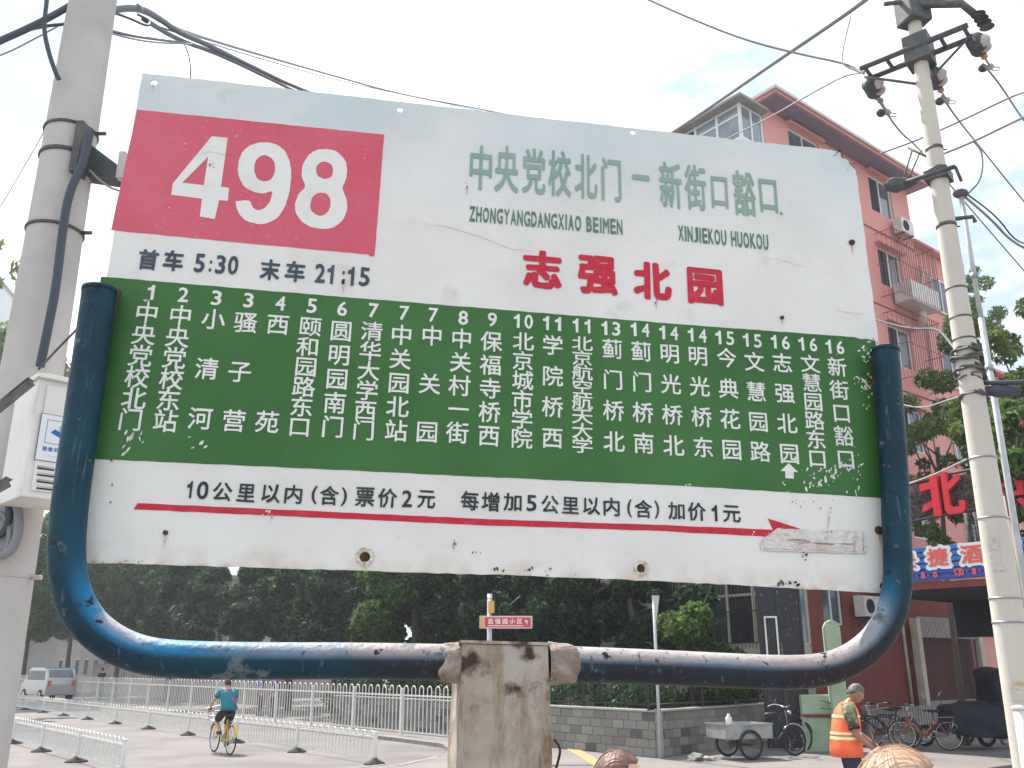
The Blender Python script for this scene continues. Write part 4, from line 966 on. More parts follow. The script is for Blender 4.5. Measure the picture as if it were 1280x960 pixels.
# lower wings to the right
def wing(x0, x1, z, y, wins):
    b = MB(); b.box(((x0 + x1) / 2, 6 + y, z / 2), (x1 - x0 - .01, 12, z)); b.build('wing', m_redw, bld)
    b = MB(); b.box(((x0 + x1) / 2, 6 + y, z + .08), (x1 - x0 + .3, 12.6, .12)); b.build('wing_roof', m_redw, bld)
    for wx, wz in wins: window(bld, wx, wx + 1.4, wz, wz + 1.4, y=y - .05)
wing(9.1, 12.6, 17.3, .15, [(10.2, z) for z in (2.9, 5.9, 8.9, 11.9, 14.9)])
wing(12.6, 24, 13.4, .5, [(x, z) for x in (14, 17, 20) for z in (2.9, 5.9, 8.9)])
# low white railing along the base of the wall
t = thing('low_railing', 'low pale picket railing at the foot of the red wall behind the worker', 'railing', tuple(C0 + RF * .9 + U2 * -.9), math.atan2(RF.y, RF.x))
for z in (.35, .78):
    b = MB(); b.box((2.1, 0, z), (4.2, .04, .05)); b.build('rail', m_grl, t)
pk = MB(); pk.box((0, 0, .56), (.07, .025, .52)); pk = pk.mesh('picket'); pk.materials.append(m_grl)
for i in range(30): o = link_mesh('picket', pk, None, t); o.location = (.07 + .14 * i, -.034, 0)
for i in range(4): b = MB(); b.box((.05 + 1.35 * i, .0, .41), (.07, .07, .82)); b.build('post', m_grl, t)

# ================================================================== BUILDINGS BEHIND
def block(name, label, cx, cy, w, d, h, rz, m, floors, bays, m_w, roof=True, z0=0):
    t = thing(name, label, 'building', (cx, cy, z0), rz)
    b = MB(); b.box((0, 0, h / 2), (w, d, h)); b.build('wall', m, t)
    if roof: b = MB(); b.box((0, 0, h + .15), (w + .6, d + .6, .3)); b.build('roof', m_conc, t)
    fm = MB(); fm.box((0, 0, 0), (1.5, .08, 1.5)); fm = fm.mesh('window'); fm.materials.append(m_frame)
    pm = MB(); pm.box((-.34, -.05, 0), (.62, .02, 1.34)); pm.box((.34, -.05, 0), (.62, .02, 1.34)); pm = pm.mesh('pane'); pm.materials.append(m_w)
    for f in range(floors):
        for i in range(bays):
            x = -w / 2 + w * (i + .5) / bays; z = h * (f + .5) / floors
            o = link_mesh('window', fm, None, t); o.location = (x, -d / 2 - .03, z); link_mesh('pane', pm, None, o)
    return t
aU = math.atan2(-U2.y, -U2.x)
q = W2(17, -19); block('red_house', 'dark red house glimpsed through the trees behind the cyclist', q.x, q.y, 9, 8, 9, aU, m_redp, 3, 3, m_glass)
q = W2(62, -14); block('pale_building', 'pale plastered building beyond the trees at the lower left', q.x, q.y, 44, 9, 7.5, aU, mat('pale_plaster', (.42, .38, .35), .9, (.33, .29, .27), .5, .4, .7), 2, 14, m_glass)
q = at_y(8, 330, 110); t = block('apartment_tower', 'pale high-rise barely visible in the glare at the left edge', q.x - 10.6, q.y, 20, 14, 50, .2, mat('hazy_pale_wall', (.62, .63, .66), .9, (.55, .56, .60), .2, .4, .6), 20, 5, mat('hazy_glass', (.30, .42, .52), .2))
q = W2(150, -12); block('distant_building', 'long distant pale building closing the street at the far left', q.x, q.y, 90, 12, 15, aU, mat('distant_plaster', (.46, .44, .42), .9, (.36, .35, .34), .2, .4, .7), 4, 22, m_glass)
# garden wall far left
q = W2(40, -6); t = thing('garden_wall', 'pale low wall behind the parked van at the lower left', 'wall', (q.x, q.y, 0), aU)
b = MB(); b.box((0, 0, 1.0), (34, .25, 2.0)); b.build('wall', mat('old_plaster', (.36, .32, .28), .9, (.22, .20, .17), .8, .4, .65), t); b = MB(); b.box((0, 0, 2.05), (34.1, .36, .1)); b.build('coping', m_conc, t)
# ================================================================== POLES AND WIRES
m_cpole = mat('pole_concrete', (.56, .52, .46), .85, (.48, .445, .395), 1.4, .4, .7, bump=.25, bscale=50, stretch=(1, 1, .5))
m_cpole2 = mat('weathered_pole_concrete', (.50, .47, .45), .9, (.40, .375, .36), 2.2, .4, .7, bump=.35, bscale=60, col3=(.22, .20, .19), scale3=5, lo3=.66, hi3=.8)
m_steel = mat('galvanised_steel', (.34, .36, .38), .45, (.22, .23, .25), 8, .4, .7, metal=.5)
m_gst = mat('dark_steel', (.07, .075, .085), .6, (.14, .12, .10), 9, .45, .7, metal=.3)
m_cab = mat('black_cable', (.045, .055, .075), .55)
m_gcab = mat('grey_cable', (.22, .225, .25), .6)
m_porc = mat('porcelain', (.50, .47, .46), .25, (.35, .28, .26), 6, .4, .7)
m_brn = mat('orange_insulator_cap', (.45, .22, .07), .5)
m_lamp = mat('light_pole_paint', (.46, .48, .50), .4, (.36, .38, .40), 5, .4, .7, metal=.2)

def cpole(name, label, px, py, Y, h, r0, r1, m, tilt=(0, 0)):
    p = at_y(px, py, Y); t = thing(name, label, 'utility pole', (p.x, p.y, 0))
    t.rotation_euler = (tilt[0], tilt[1], 0)
    b = MB(); b.tube([(0, 0, z) for z in np.linspace(-.3, h, 14)], [r0 + (r1 - r0) * k / 13 for k in range(14)], 28); b.build('shaft', m, t)
    return t, p
def band(t, z, r, m=None, hh=.05, name='band'):
    b = MB(); b.loft([(0, 0, z - hh / 2, r, r), (0, 0, z + hh / 2, r, r)], 24); b.tube([(r, 0, z), (r + .05, 0, z)], .012, 6); return b.build(name, m or m_gst, t)
# ---- right pole
RPY = 11.0
rp_, rpp = cpole('utility_pole', 'tall cream concrete utility pole with two crossarms and a messy cable bundle', 1213, 475, RPY, 11.3, .195, .085, m_cpole)
rad = lambda z: .195 + (.085 - .195) * z / 11.3
def zpx(py, px, Y): return at_y(px, py, Y).z
for py in (187, 213, 283, 362, 398, 425, 573, 648, 748, 778): band(rp_, zpx(py, 1200, RPY), rad(zpx(py, 1200, RPY)) + .006, m_gst if py < 500 else m_steel, .022 if py > 290 else .05)
zc_ = zpx(440, 1200, RPY); zd_ = zpx(505, 1200, RPY)
def messy(name, zs, r, m, n, label, parent):
    rnd = random.Random(5); b = MB()
    for k in range(n):
        z = rnd.uniform(*zs); ph = rnd.uniform(0, 6.28); R_k = r + rnd.uniform(.01, .06); P = []
        for j in range(15):
            a_ = ph + j / 14 * rnd.uniform(4.5, 6.3); P.append((R_k * math.cos(a_), R_k * math.sin(a_), z + .03 * math.sin(a_ * 2 + ph)))
        b.tube(P, rnd.uniform(.010, .024), 6)
    o = b.build(name, m, parent, 'stuff'); o['label'] = label
messy('cable_coil', (zpx(447, 1200, RPY) - .05, zpx(440, 1200, RPY) + .05), rad(7) + .0, m_gst, 9, 'messy dark cable bundle wrapped round the pole', rp_)
messy('cable_coil', (zpx(472, 1200, RPY) - .03, zpx(462, 1200, RPY) + .03), rad(7), m_gst, 7, 'second dark cable bundle lower on the pole', rp_)
messy('cable_coil', (zpx(500, 1200, RPY) - .02, zpx(494, 1200, RPY) + .02), rad(7) - .02, m_gst, 4, 'thin cable wraps under the bundle', rp_)
# faded notices pasted on the pole
b = MB(); zz = zpx(690, 1240, RPY)
for k, (dz, hgt, mm) in enumerate(((.10, .07, m_gcab), (.0, .10, None), (-.11, .06, m_gcab))): pass
def sticker(parent, z, h_, a0, a1, r, col, name='notice'):
    g = bmesh.new(); n = 8; A = [math.radians(a0 + (a1 - a0) * k / n) for k in range(n + 1)]
    lo = [g.verts.new((r * math.cos(a_), r * math.sin(a_), z - h_ / 2)) for a_ in A]; hi = [g.verts.new((r * math.cos(a_), r * math.sin(a_), z + h_ / 2)) for a_ in A]
    for k in range(n): g.faces.new((lo[k], lo[k + 1], hi[k + 1], hi[k]))
    me = bpy.data.meshes.new(name); g.to_mesh(me); g.free(); return link_mesh(name, me, col, parent)
m_not = mat('pasted_notice', (.52, .49, .44), .8, (.35, .30, .28), 40, .5, .65); m_not2 = mat('orange_scrap', (.55, .30, .08), .8, (.45, .42, .36), 30, .45, .55)
for py, hh, a0, a1, mm in ((682, .13, 205, 255, m_not), (700, .09, 210, 250, m_not), (712, .06, 215, 262, m_not), (858, .10, 225, 300, m_not2), (866, .16, 215, 285, m_not)):
    z = zpx(py, 1250, RPY); sticker(rp_, z, hh, a0, a1, rad(z) + .003 + .0008 * (py % 7), mm)
# crossarms: parallel to the street that runs away to the left
AR = Vector((.765, -.644, 0)); WD = Vector((.644, .765, 0))
def vplane(px, py, p0=rpp, n=WD): return on_plane(px, py, Vector((p0.x, p0.y, 0)), n)
def loc(v): return Vector((v.x - rpp.x, v.y - rpp.y, v.z))
aL, aR_ = vplane(1080, 92), vplane(1214, 39)
zA = (aL.z + aR_.z) / 2; aL.z = zA; aR_.z = zA
b = MB(); f = WD * .16
b.tube([tuple(loc(aL) - f), tuple(loc(aR_) - f)], .05, 4); b.build('crossarm', m_gst, rp_)
b = MB(); b.tube([tuple(loc(aL) + f), tuple(loc(aR_) + f)], .05, 4); b.build('crossarm', m_gst, rp_)
b = MB()
for k in (0.04, .25, .75, .96): q = loc(aL).lerp(loc(aR_), k); b.tube([tuple(q - f), tuple(q + f)], .03, 5)
b.box((0, 0, zA), (.34, .34, .42), math.atan2(AR.y, AR.x)); b.build('arm_clamp', m_gst, rp_)
b = MB(); b.tube([tuple(loc(aL) * 1.0 + Vector((0, 0, -.05))), (0, 0, zA - .55)], .02, 5); b.tube([tuple(loc(aR_) + Vector((0, 0, -.05))), (0, 0, zA - .55)], .02, 5); b.build('brace', m_gst, rp_)
# top gear
zt = zpx(12, 1135, RPY)
b = MB(); b.box((0, 0, zt), (.36, .34, .5), .3, .03); b.tube([(-.1, -.1, zt), (.55, -.3, zt - .15), (.75, -.35, zt - .45)], .06, 6); b.tube([(-.4, 0, zt + .1), (.6, -.1, zt + .15)], .035, 5); b.build('top_bracket', m_gst, rp_)
b = MB()
for k in range(4): b.loft([(.72 + .03 * k, -.36, zt - .38 - .07 * k, .10, .10), (.72 + .03 * k, -.36, zt - .34 - .07 * k, .04, .04)], 10)
b.build('insulator', m_gst, rp_)
# second, lower arm and small frame
bL, bR = vplane(1124, 236), vplane(1198, 214); zB = (bL.z + bR.z) / 2; bL.z = bR.z = zB
b = MB(); b.tube([tuple(loc(bL) - f * .9), tuple(loc(bR) - f * .9)], .035, 4); b.tube([tuple(loc(bR) - f * .9), tuple(loc(bR) - f * .9 + Vector((.05, 0, -.22)))], .025, 4); b.box((0, 0, zB), (.3, .3, .14), math.atan2(AR.y, AR.x)); b.build('lower_crossarm', m_gst, rp_)
b = MB(); b.ico(tuple(loc(bL) - f * .9), .12, 2, (1.3, 1, .8), .6); b.ico(tuple(loc(bL) - f * .9 + Vector((.16, 0, .03))), .09, 2, (1.3, 1, .8), .6); b.build('cable_clamp', m_gst, rp_)
q1, q2 = vplane(1135, 185), vplane(1157, 195)
b = MB(); b.tube([tuple(loc(q1)), tuple(loc(q2)), (0, 0, zpx(187, 1170, RPY))], .02, 5)
b.tube([tuple(loc(q1) + Vector((.06, 0, -.02))), tuple(loc(vplane(1128, 228)))], .014, 5); b.tube([tuple(loc(q1) + Vector((.18, 0, -.03))), tuple(loc(vplane(1134, 228)))], .014, 5); b.build('strut_frame', mat('rusty_strut', (.16, .13, .09), .8), rp_)
b = MB(); b.tube([(.0, 0, zpx(275, 1190, RPY)), (.32, -.1, zpx(275, 1190, RPY)), (.34, -.1, zpx(282, 1190, RPY))], .03, 5); b.build('side_bracket', m_gst, rp_)
# strain insulators with their wires
def wire(name, label, pts, r, m, cat='cable', sub=2, group='overhead wires'):
    b = MB(); b.tube(smooth_path([Vector(p) for p in pts], sub), r, 6, caps=True); o = b.build(name, m); return tag(o, label, cat, group)
def strain(start, dirn, label):
    """a strain insulator string with drop clips hanging from a crossarm"""
    t = thing('strain_insulator', label, 'insulator', tuple(start), 0, 'strain insulators on the crossarm'); d = dirn.normalized()
    q = d.to_track_quat('Z', 'Y').to_matrix().to_4x4()
    b = MB(); P = []
    for k in range(3): b.loft([(0, 0, .12 + .14 * k, .045, .045), (0, 0, .17 + .14 * k, .13, .13), (0, 0, .19 + .14 * k, .12, .12), (0, 0, .22 + .14 * k, .04, .04)], 12)
    o = b.build('disc', m_gst, t, None); o.matrix_local = q
    b = MB(); b.tube([(0, 0, 0), (0, 0, 1.35)], .016, 6); b.tube([(.0, 0, .55), (.08, .02, .65), (0, 0, .8)], .016, 5); o = b.build('link_rod', m_gcab, t); o.matrix_local = q
    b = MB(); b.ico((-.10, -.02, .2), .09, 2, (1, 1, .8)); b.ico((-.08, -.02, .42), .085, 2, (1, 1, .8)); o = b.build('pin_insulator', m_porc, t); o.matrix_local = q
    b = MB(); b.ico((0, 0, .78), .05, 2); o = b.build('end_cap', m_brn, t); o.matrix_local = q
    b = MB(); b.ico((.09, 0, 1.18), .07, 2, (1, .8, 1.5)); o = b.build('cover', m_gst, t); o.matrix_local = q
    b = MB(); b.ico((0, 0, 1.22), .06, 2, (1, .7, 1.6)); o = b.build('clamp', m_porc, t); o.matrix_local = q
    b = MB(); b.tube([(-.02, 0, 1.25), (-.10, 0, 1.36), (-.08, 0, 1.46), (0, 0, 1.38)], .010, 5, closed=True); o = b.build('clip', m_steel, t); o.matrix_local = q
def run(px0, py0, px1, py1, p0, Y1):
    return [p0, at_y(px1, py1, Y1)]
A0 = vplane(1084, 98); B0 = vplane(1162, 88); C0_ = vplane(1216, 46)
specs = [(A0, [(1100, 128), (1124, 165), (1146, 182), (1195, 240), (1290, 350)], 'leftmost strain insulator, hanging from the left crossarm end', 'wire running down right from the left crossarm end'),
         (B0, [(1177, 120), (1196, 148), (1222, 180), (1280, 252), (1330, 312)], 'middle strain insulator beside the pole below the crossarm', 'wire running down right from the middle of the crossarm'),
         (C0_, [(1229, 80), (1252, 108), (1274, 143), (1310, 190), (1350, 240)], 'rightmost strain insulator at the right crossarm end', 'wire running down right from the right crossarm end')]
for p0, pts, lab1, lab2 in specs:
    P = [p0]; Y = p0.y
    for k, (x, y) in enumerate(pts): Y += .55 * (k + 1) if k < 2 else 3.0; P.append(at_y(x, y, Y))
    strain(p0, P[2] - P[0], lab1)
    wire('wire', lab2, P[1:], .016, m_gcab)
P3 = lambda L, : [at_y(x, y, Y) for x, y, Y in L]
wire('wire', 'thick double wire rising from behind the board to the top right', P3([(740, 230, 31), (846, 162, 20), (905, 122, 17), (965, 80, 14.5), (1035, 33, 12.5), (1085, -2, 11.5), (1130, -40, 11)]), .042, m_gcab)
wire('wire', 'thin slack wire dipping into the left crossarm end', P3([(800, -5, 13), (860, 22, 12.6), (930, 50, 12.2), (1000, 68, 11.9), (1060, 80, 11.6), (1080, 92, 11.3)]), .018, m_gcab)
wire('wire', 'wire crossing in front of the gable to the left crossarm end', P3([(880, 190, 25.8), (905, 175, 22), (960, 148, 19), (1005, 122, 16), (1055, 94, 13), (1080, 90, 11.4)]), .018, m_gcab)
wire('wire', 'thin drop wire joining the thick wire and the crossarm', P3([(1063, 22, 11.9), (1056, 50, 11.8), (1051, 78, 11.6), (1062, 86, 11.5), (1080, 92, 11.3)]), .012, m_gcab)
wire('wire', 'upper wire passing behind the pole to the right edge', P3([(1100, 192, 14), (1140, 178, 13.6), (1200, 152, 13), (1270, 118, 12.5), (1290, 112, 12)]), .018, m_gcab)
wire('wire', 'lower wire from the pole to the right edge', P3([(1178, 193, 12), (1215, 178, 12), (1260, 156, 12), (1290, 142, 12)]), .018, m_gcab)
wire('wire', 'looping slack wire hanging right of the pole', P3([(1218, 178, 12), (1227, 188, 12), (1229, 208, 12), (1224, 228, 12), (1212, 240, 12), (1203, 250, 12)]), .016, m_gcab)
wire('wire', 'wire from the light steel pole down to the right edge', P3([(1205, 245, 12), (1240, 275, 12), (1262, 300, 12.5), (1290, 315, 13)]), .02, m_gcab)
wire('wire', 'second wire beside it from the light steel pole to the right edge', P3([(1205, 240, 12), (1246, 270, 12.4), (1270, 303, 13), (1295, 306, 13.5)]), .012, m_cab)
wire('wire', 'cable crossing the red wall to the pole bundle', P3([(1040, 385, 28.5), (1070, 392, 24), (1095, 400, 20), (1140, 412, 15), (1172, 410, 13), (1185, 425, 11.5), (1198, 442, 11.15)]), .02, m_cab)
wire('wire', 'thin cable low across the red wall to the pole', P3([(1060, 490, 28), (1110, 500, 20), (1150, 512, 16), (1185, 500, 12.5), (1203, 495, 11.1)]), .014, m_gcab)
wire('wire', 'pale twisted cable rising from the blue pipe to the pole above the red characters', P3([(1030, 660, 25), (1120, 610, 15), (1150, 600, 14), (1180, 588, 12.6), (1208, 574, 11.1)]), .014, m_porc)
wire('wire', 'black cable leaving the pole bundle to the right edge', P3([(1215, 478, 11.1), (1240, 479, 11.0), (1290, 477, 10.8)]), .03, m_cab)
b = MB(); P = [at_y(1233, 488, 11), at_y(1248, 489, 11), at_y(1275, 488, 10.95)]; b.tube([tuple(p) for p in P], [.06, .085, .06], 12); o = b.build('splice_tube', m_cab); tag(o, 'fat dark cable splice hanging right of the concrete pole', 'splice closure')
# light steel pole
lp = at_y(1239, 475, 12.0); t = thing('light_pole', 'slender pale grey steel pole right of the concrete pole', 'pole', (lp.x, lp.y, 0))
b = MB(); b.tube([(0, 0, -.2), (0, 0, 4.0), (0, 0, 6.55)], .042, 12); b.tube([(0, 0, 6.5), (0, 0, 8.5)], .034, 12); b.build('shaft', m_lamp, t)
for py in (345, 460): z = zpx(py, 1225, 12); b = MB(); b.loft([(0, 0, z - .04, .055, .055), (0, 0, z + .04, .055, .055)], 12); b.build('joint', m_steel, t)
b = MB(); b.ico((0, 0, 8.52), .09, 2, (1.3, 1, .8)); b.build('cap', m_gst, t)
# conduits beside the right pole
for k, (x0, y0) in enumerate(((1254, 620), (1262, 645))):
    p = at_y(x0, y0, 11.25); b = MB(); b.tube([(p.x, p.y, -.05), (p.x, p.y, p.z)], .018, 8); tag(b.build('conduit', m_cpole), ('taller', 'shorter')[k] + ' thin conduit pipe standing against the concrete pole', 'conduit')
# white guard post
p = at_y(1272, 882, 9.0); t = thing('guard_post', 'round white steel guard post at the lower right corner', 'post', (p.x, p.y, 0))
b = MB(); b.tube([(0, 0, -.05), (0, 0, p.z - .03)], .048, 16); b.build('shaft', m_wht, t); b = MB(); b.loft([(0, 0, p.z - .035, .058, .058), (0, 0, p.z - .012, .058, .058), (0, 0, p.z + .004, .03, .03)], 16); b.build('cap', m_wht, t)

# ---- left pole
LPY = 4.5
lp_, lpp = cpole('utility_pole', 'thick weathered concrete pole carrying the cream control box and a dark riser cable', 41, 460, LPY, 6.8, .178, .118, m_cpole2)
radL = lambda z: .178 + (.118 - .178) * z / 6.8
for py, hh in ((167, .015), (200, .022), (291, .016), (722, .008)): z = zpx(py, 60, LPY); band(lp_, z, radL(z) + (.008 if py != 722 else .002), m_gst if py < 700 else m_cpole2, hh, 'band')
def LL(x, y, Y=LPY): p = at_y(x, y, Y); return Vector((p.x - lpp.x, p.y - lpp.y, p.z))
z1, z2 = LL(108, 170, 4.42).z, LL(108, 208, 4.42).z
b = MB(); b.prism([(0, z1), (.21, z2 + .03), (.21, z2 - .05), (.02, z2 - .02), (0, z2 - .02)], .10, Matrix.Translation((.105, -.03, 0)) @ Matrix.Rotation(math.pi / 2, 4, 'X')); b.box((.115, -.08, (z1 + z2) / 2), (.04, .12, z1 - z2 + .12)); b.build('bracket', m_gst, lp_)
b = MB(); b.box((.33, -.03, z2 + .03), (.035, .05, .16)); b.build('bracket_end', m_porc, lp_)
b = MB(); b.tube(smooth_path([LL(112, 168, 4.36), LL(104, 205, 4.36), LL(86, 240, 4.33), LL(78, 290, 4.32), LL(70, 360, 4.31), LL(60, 410, 4.30), LL(50, 458, 4.30)], 3), .022, 10); b.build('riser_cable', m_cab, lp_)['label'] = 'thick dark cable running down the pole'
b = MB(); b.tube(smooth_path([LL(48, 462, 4.28), LL(70, 438, 4.26), LL(96, 412, 4.24), LL(110, 395, 4.2)], 2), .006, 6); b.build('stay_wire', m_gst, lp_)
# oval cable loops low on the pole
for (cx, cy, rx, ry, rr_, m_) in ((2, 652, 22, 42, .022, m_gcab), (-2, 668, 14, 26, .014, m_gcab), (-4, 640, 16, 30, .018, m_cab)):
    b = MB(); b.tube([tuple(LL(cx + rx * math.cos(a_), cy + ry * math.sin(a_), LPY - .17)) for a_ in np.linspace(0, 2 * math.pi, 22, endpoint=False)], rr_, 8, closed=True); b.build('cable_loop', m_, lp_)
# cables at the top left
WL = lambda L, r, m, lab, sub=2: wire('cable', lab, P3(L), r, m, 'cable', sub, 'cables at the left pole')
WL([(-20, 62, 4.3), (0, 51, 4.3), (30, 38, 4.35), (62, 22, 4.4), (90, 6, 4.45), (120, -14, 4.5)], .020, m_cab, 'thickest cable entering from the left edge near the pole top')
WL([(-20, 60, 4.5), (8, 46, 4.5), (50, 33, 4.5), (85, 30, 4.5), (110, 28, 4.5)], .010, m_cab, 'thin cable just below the thickest one at the left edge')
WL([(-20, 76, 4.6), (10, 66, 4.6), (50, 45, 4.6), (85, 26, 4.6)], .005, m_gcab, 'thinnest grey cable at the left edge')
WL([(60, -10, 4.25), (56, 20, 4.25), (55, 40, 4.26), (62, 70, 4.28), (70, 92, 4.3), (74, 100, 4.32)], .013, m_cab, 'short dark cable curving down beside the left pole top')
WL([(136, 14, 4.6), (160, 22, 4.8), (186, 34, 5.0), (188, 26, 5.1), (172, 18, 5.0)], .009, m_cab, 'small loop of cable just right of the left pole')
WL([(136, 12, 4.6), (170, 8, 5.2), (195, 20, 6), (222, 40, 7), (260, 56, 8), (320, 86, 10), (375, 112, 12), (480, 150, 16), (640, 190, 21), (800, 205, 25.6), (905, 190, 25.9)], .028, m_cab, 'thick cable going from the left pole to the top of the board')
WL([(180, 24, 5.6), (222, 50, 7.1), (270, 66, 8.4), (340, 100, 10.6), (372, 116, 12), (480, 156, 16), (640, 197, 21), (800, 212, 25.6), (905, 196, 25.9)], .022, m_cab, 'second thick cable twisted beside the first above the board')
WL([(134, 37, 4.6), (165, 45, 5.2), (200, 50, 6), (235, 54, 7.2)], .010, m_cab, 'lower pair cable from the left pole, left half')
WL([(134, 40, 4.6), (165, 49, 5.2), (200, 54, 6), (240, 55, 7.2)], .007, m_gcab, 'thinner cable under the lower pair')
WL([(172, 8, 5.2), (210, 32, 7), (250, 46, 9), (320, 67, 12), (400, 90, 16), (500, 118, 20), (590, 134, 24), (740, 165, 27), (880, 185, 26.4)], .020, m_gcab, 'long thin wire reaching behind the top edge of the board')
WL([(200, 34, 7), (320, 72, 12), (420, 100, 16), (520, 122, 20), (580, 134, 24), (740, 168, 27), (880, 188, 26.4)], .010, m_gcab, 'faint second wire under the long thin wire')
WL([(230, 55, 7.2), (236, 68, 7.2), (238, 82, 7.2), (238, 98, 7.2)], .006, m_cab, 'short wire dropping to the top left corner of the board')
WL([(112, 213, 4.4), (125, 226, 4.4), (140, 236, 4.4), (155, 240, 4.4)], .006, m_gcab, 'thin brown wire sagging from the bracket to the board')
WL([(60, 156, 9), (35, 200, 9), (8, 246, 9), (-10, 275, 9)], .006, m_gcab, 'faint wire slanting down at the left edge')
# ---- white equipment box on the left pole
m_box = mat('cream_box_enamel', (.70, .685, .64), .45, (.62, .60, .56), 4, .4, .75, spec=.5)
BY = 4.02
bx0 = at_y(38, 545, BY); bxt = at_y(40, 472, BY).z; bxb = at_y(30, 620, BY).z; bw_, bd_ = .36, .34
t = thing('equipment_box', 'cream metal control box with a camera warning plate, strapped to the weathered pole', 'equipment box', (bx0.x, BY, 0), math.radians(44))
hh = bxt - bxb
b = MB(); b.box((bw_ / 2, bd_ / 2, bxb + hh / 2), (bw_, bd_, hh), bev=.006); b.build('casing', m_box, t)
b = MB(); b.box((bw_ / 2, bd_ / 2, bxt + .008), (bw_ + .03, bd_ + .05, .022), bev=.004); b.box((bw_ / 2, bd_ / 2, bxt + .026), (bw_ * .8, bd_ * .9, .016), bev=.004); b.build('lid', m_box, t)
b = MB(); b.box((bw_ / 2 + .01, -.004, bxb + hh * .5), (bw_ - .05, .012, hh - .06), bev=.003); b.build('door', m_box, t)
for k in range(4):
    z = bxb + .045 + .030 * k; b = MB(); b.prism([(0, 0), (.075, 0), (.075, .010), (0, .010)], .012, Matrix.Translation((.055 - .003 * k, -.010, z)) @ Matrix.Rotation(math.pi / 2, 4, 'X') @ Matrix.Rotation(0, 4, 'Z')); b.build('louvre', m_box, t)
    b = MB(); b.box((.092 - .003 * k, -.0115, z - .003), (.072, .003, .006)); b.build('louvre_slot', m_dark, t)
# warning plate with a camera pictogram
m_plate = mat('white_plate', (.68, .69, .72), .35); m_blue = mat('blue_print', (.010, .10, .36), .5); m_nb = mat('navy_border', (.06, .06, .14), .5)
z0p, z1p = at_y(50, 574, BY).z, at_y(50, 515, BY).z; px0_ = .028; pw = .17
def pl(name, x0, x1, za, zb, y, m): b = MB(); b.box(((x0 + x1) / 2, y, (za + zb) / 2), (x1 - x0, .001, zb - za)); return b.build(name, m, pt)
pt = MB().box((px0_ + pw / 2, -.0115, (z0p + z1p) / 2), (pw, .002, z1p - z0p)).build('warning_plate', m_nb, t)
MBp = MB(); MBp.box((px0_ + pw / 2, -.0130, (z0p + z1p) / 2), (pw - .006, .001, z1p - z0p - .006)); MBp.build('plate_face', m_plate, pt)
H_ = z1p - z0p
def fr(x0, x1, a_, c_, m, y=-.0140): b = MB(); b.box(((x0 + x1) / 2, y, (a_ + c_) / 2), (x1 - x0, .0006, c_ - a_)); return b
b = MB(); fx0, fx1, fz0, fz1 = px0_ + .03, px0_ + .14, z0p + H_ * .38, z0p + H_ * .88
for (x0, x1, a_, c_) in ((fx0, fx1, fz0, fz0 + .002), (fx0, fx1, fz1 - .002, fz1), (fx0, fx0 + .002, fz0 + .002, fz1 - .002), (fx1 - .002, fx1, fz0 + .002, fz1 - .002)): b.box(((x0 + x1) / 2, -.0140, (a_ + c_) / 2), (x1 - x0, .0006, c_ - a_))
b.build('pictogram_frame', m_nb, pt)
b = MB(); cx_, cz_ = (fx0 + fx1) / 2, (fz0 + fz1) / 2 - .008
b.prism([(-.034, .004), (.020, -.020), (.030, -.006), (.026, .004), (-.018, .022)], .0006, Matrix.Translation((cx_, -.0140, cz_)) @ Matrix.Rotation(math.pi / 2, 4, 'X')); b.box((cx_ + .004, -.0140, cz_ + .028), (.003, .0006, .03)); b.build('camera_pictogram', m_blue, pt)
g = bmesh.new(); Mx = Matrix.Translation((0, -.0142, 0)) @ Matrix.Rotation(math.pi / 2, 4, 'X')
for i, c in enumerate('图像采集区'): put_glyph(g, c, px0_ + .036 + .024 * i, z0p + H_ * .26, .022, .022, .02, 'em', 0, Mx)
me = bpy.data.meshes.new('lettering'); g.to_mesh(me); g.free(); link_mesh('lettering', me, m_blue, pt)
g = bmesh.new()
for i, c in enumerate('Video'): put_glyph(g, c, px0_ + .06 + .009 * i, z0p + H_ * .12, .008, .010, .01, 'em', 0, Mx)
me = bpy.data.meshes.new('lettering'); g.to_mesh(me); g.free(); link_mesh('lettering', me, m_nb, pt)
# clamps holding the box: perforated angle irons
m_ang = mat('rusty_angle_iron', (.16, .15, .145), .7, (.09, .07, .06), 14, .4, .65, metal=.3)
for (xa, ya, xb, yb) in ((-8, 512, 39, 474), (-10, 610, 12, 598)):
    p, q = at_y(xa, ya, BY - .06), at_y(xb, yb, BY - .06); M_ = t.matrix_world
    d = (q - p); L = d.length; o_ = MB(); o_.box((0, 0, 0), (L, .05, .006)); o_.box((0, -.022, -.022), (L, .006, .05))
    for k in range(3): o_.loft([(-L / 2 + L * (k + .5) / 3, 0, .003, .008, .008), (-L / 2 + L * (k + .5) / 3, 0, .014, .008, .008)], 6)
    ob = o_.build('mounting_angle', m_ang, lp_); mid = (p + q) / 2; ob.location = (mid.x - lpp.x, mid.y - lpp.y, mid.z); ob.rotation_euler = d.to_track_quat('X', 'Z').to_euler()

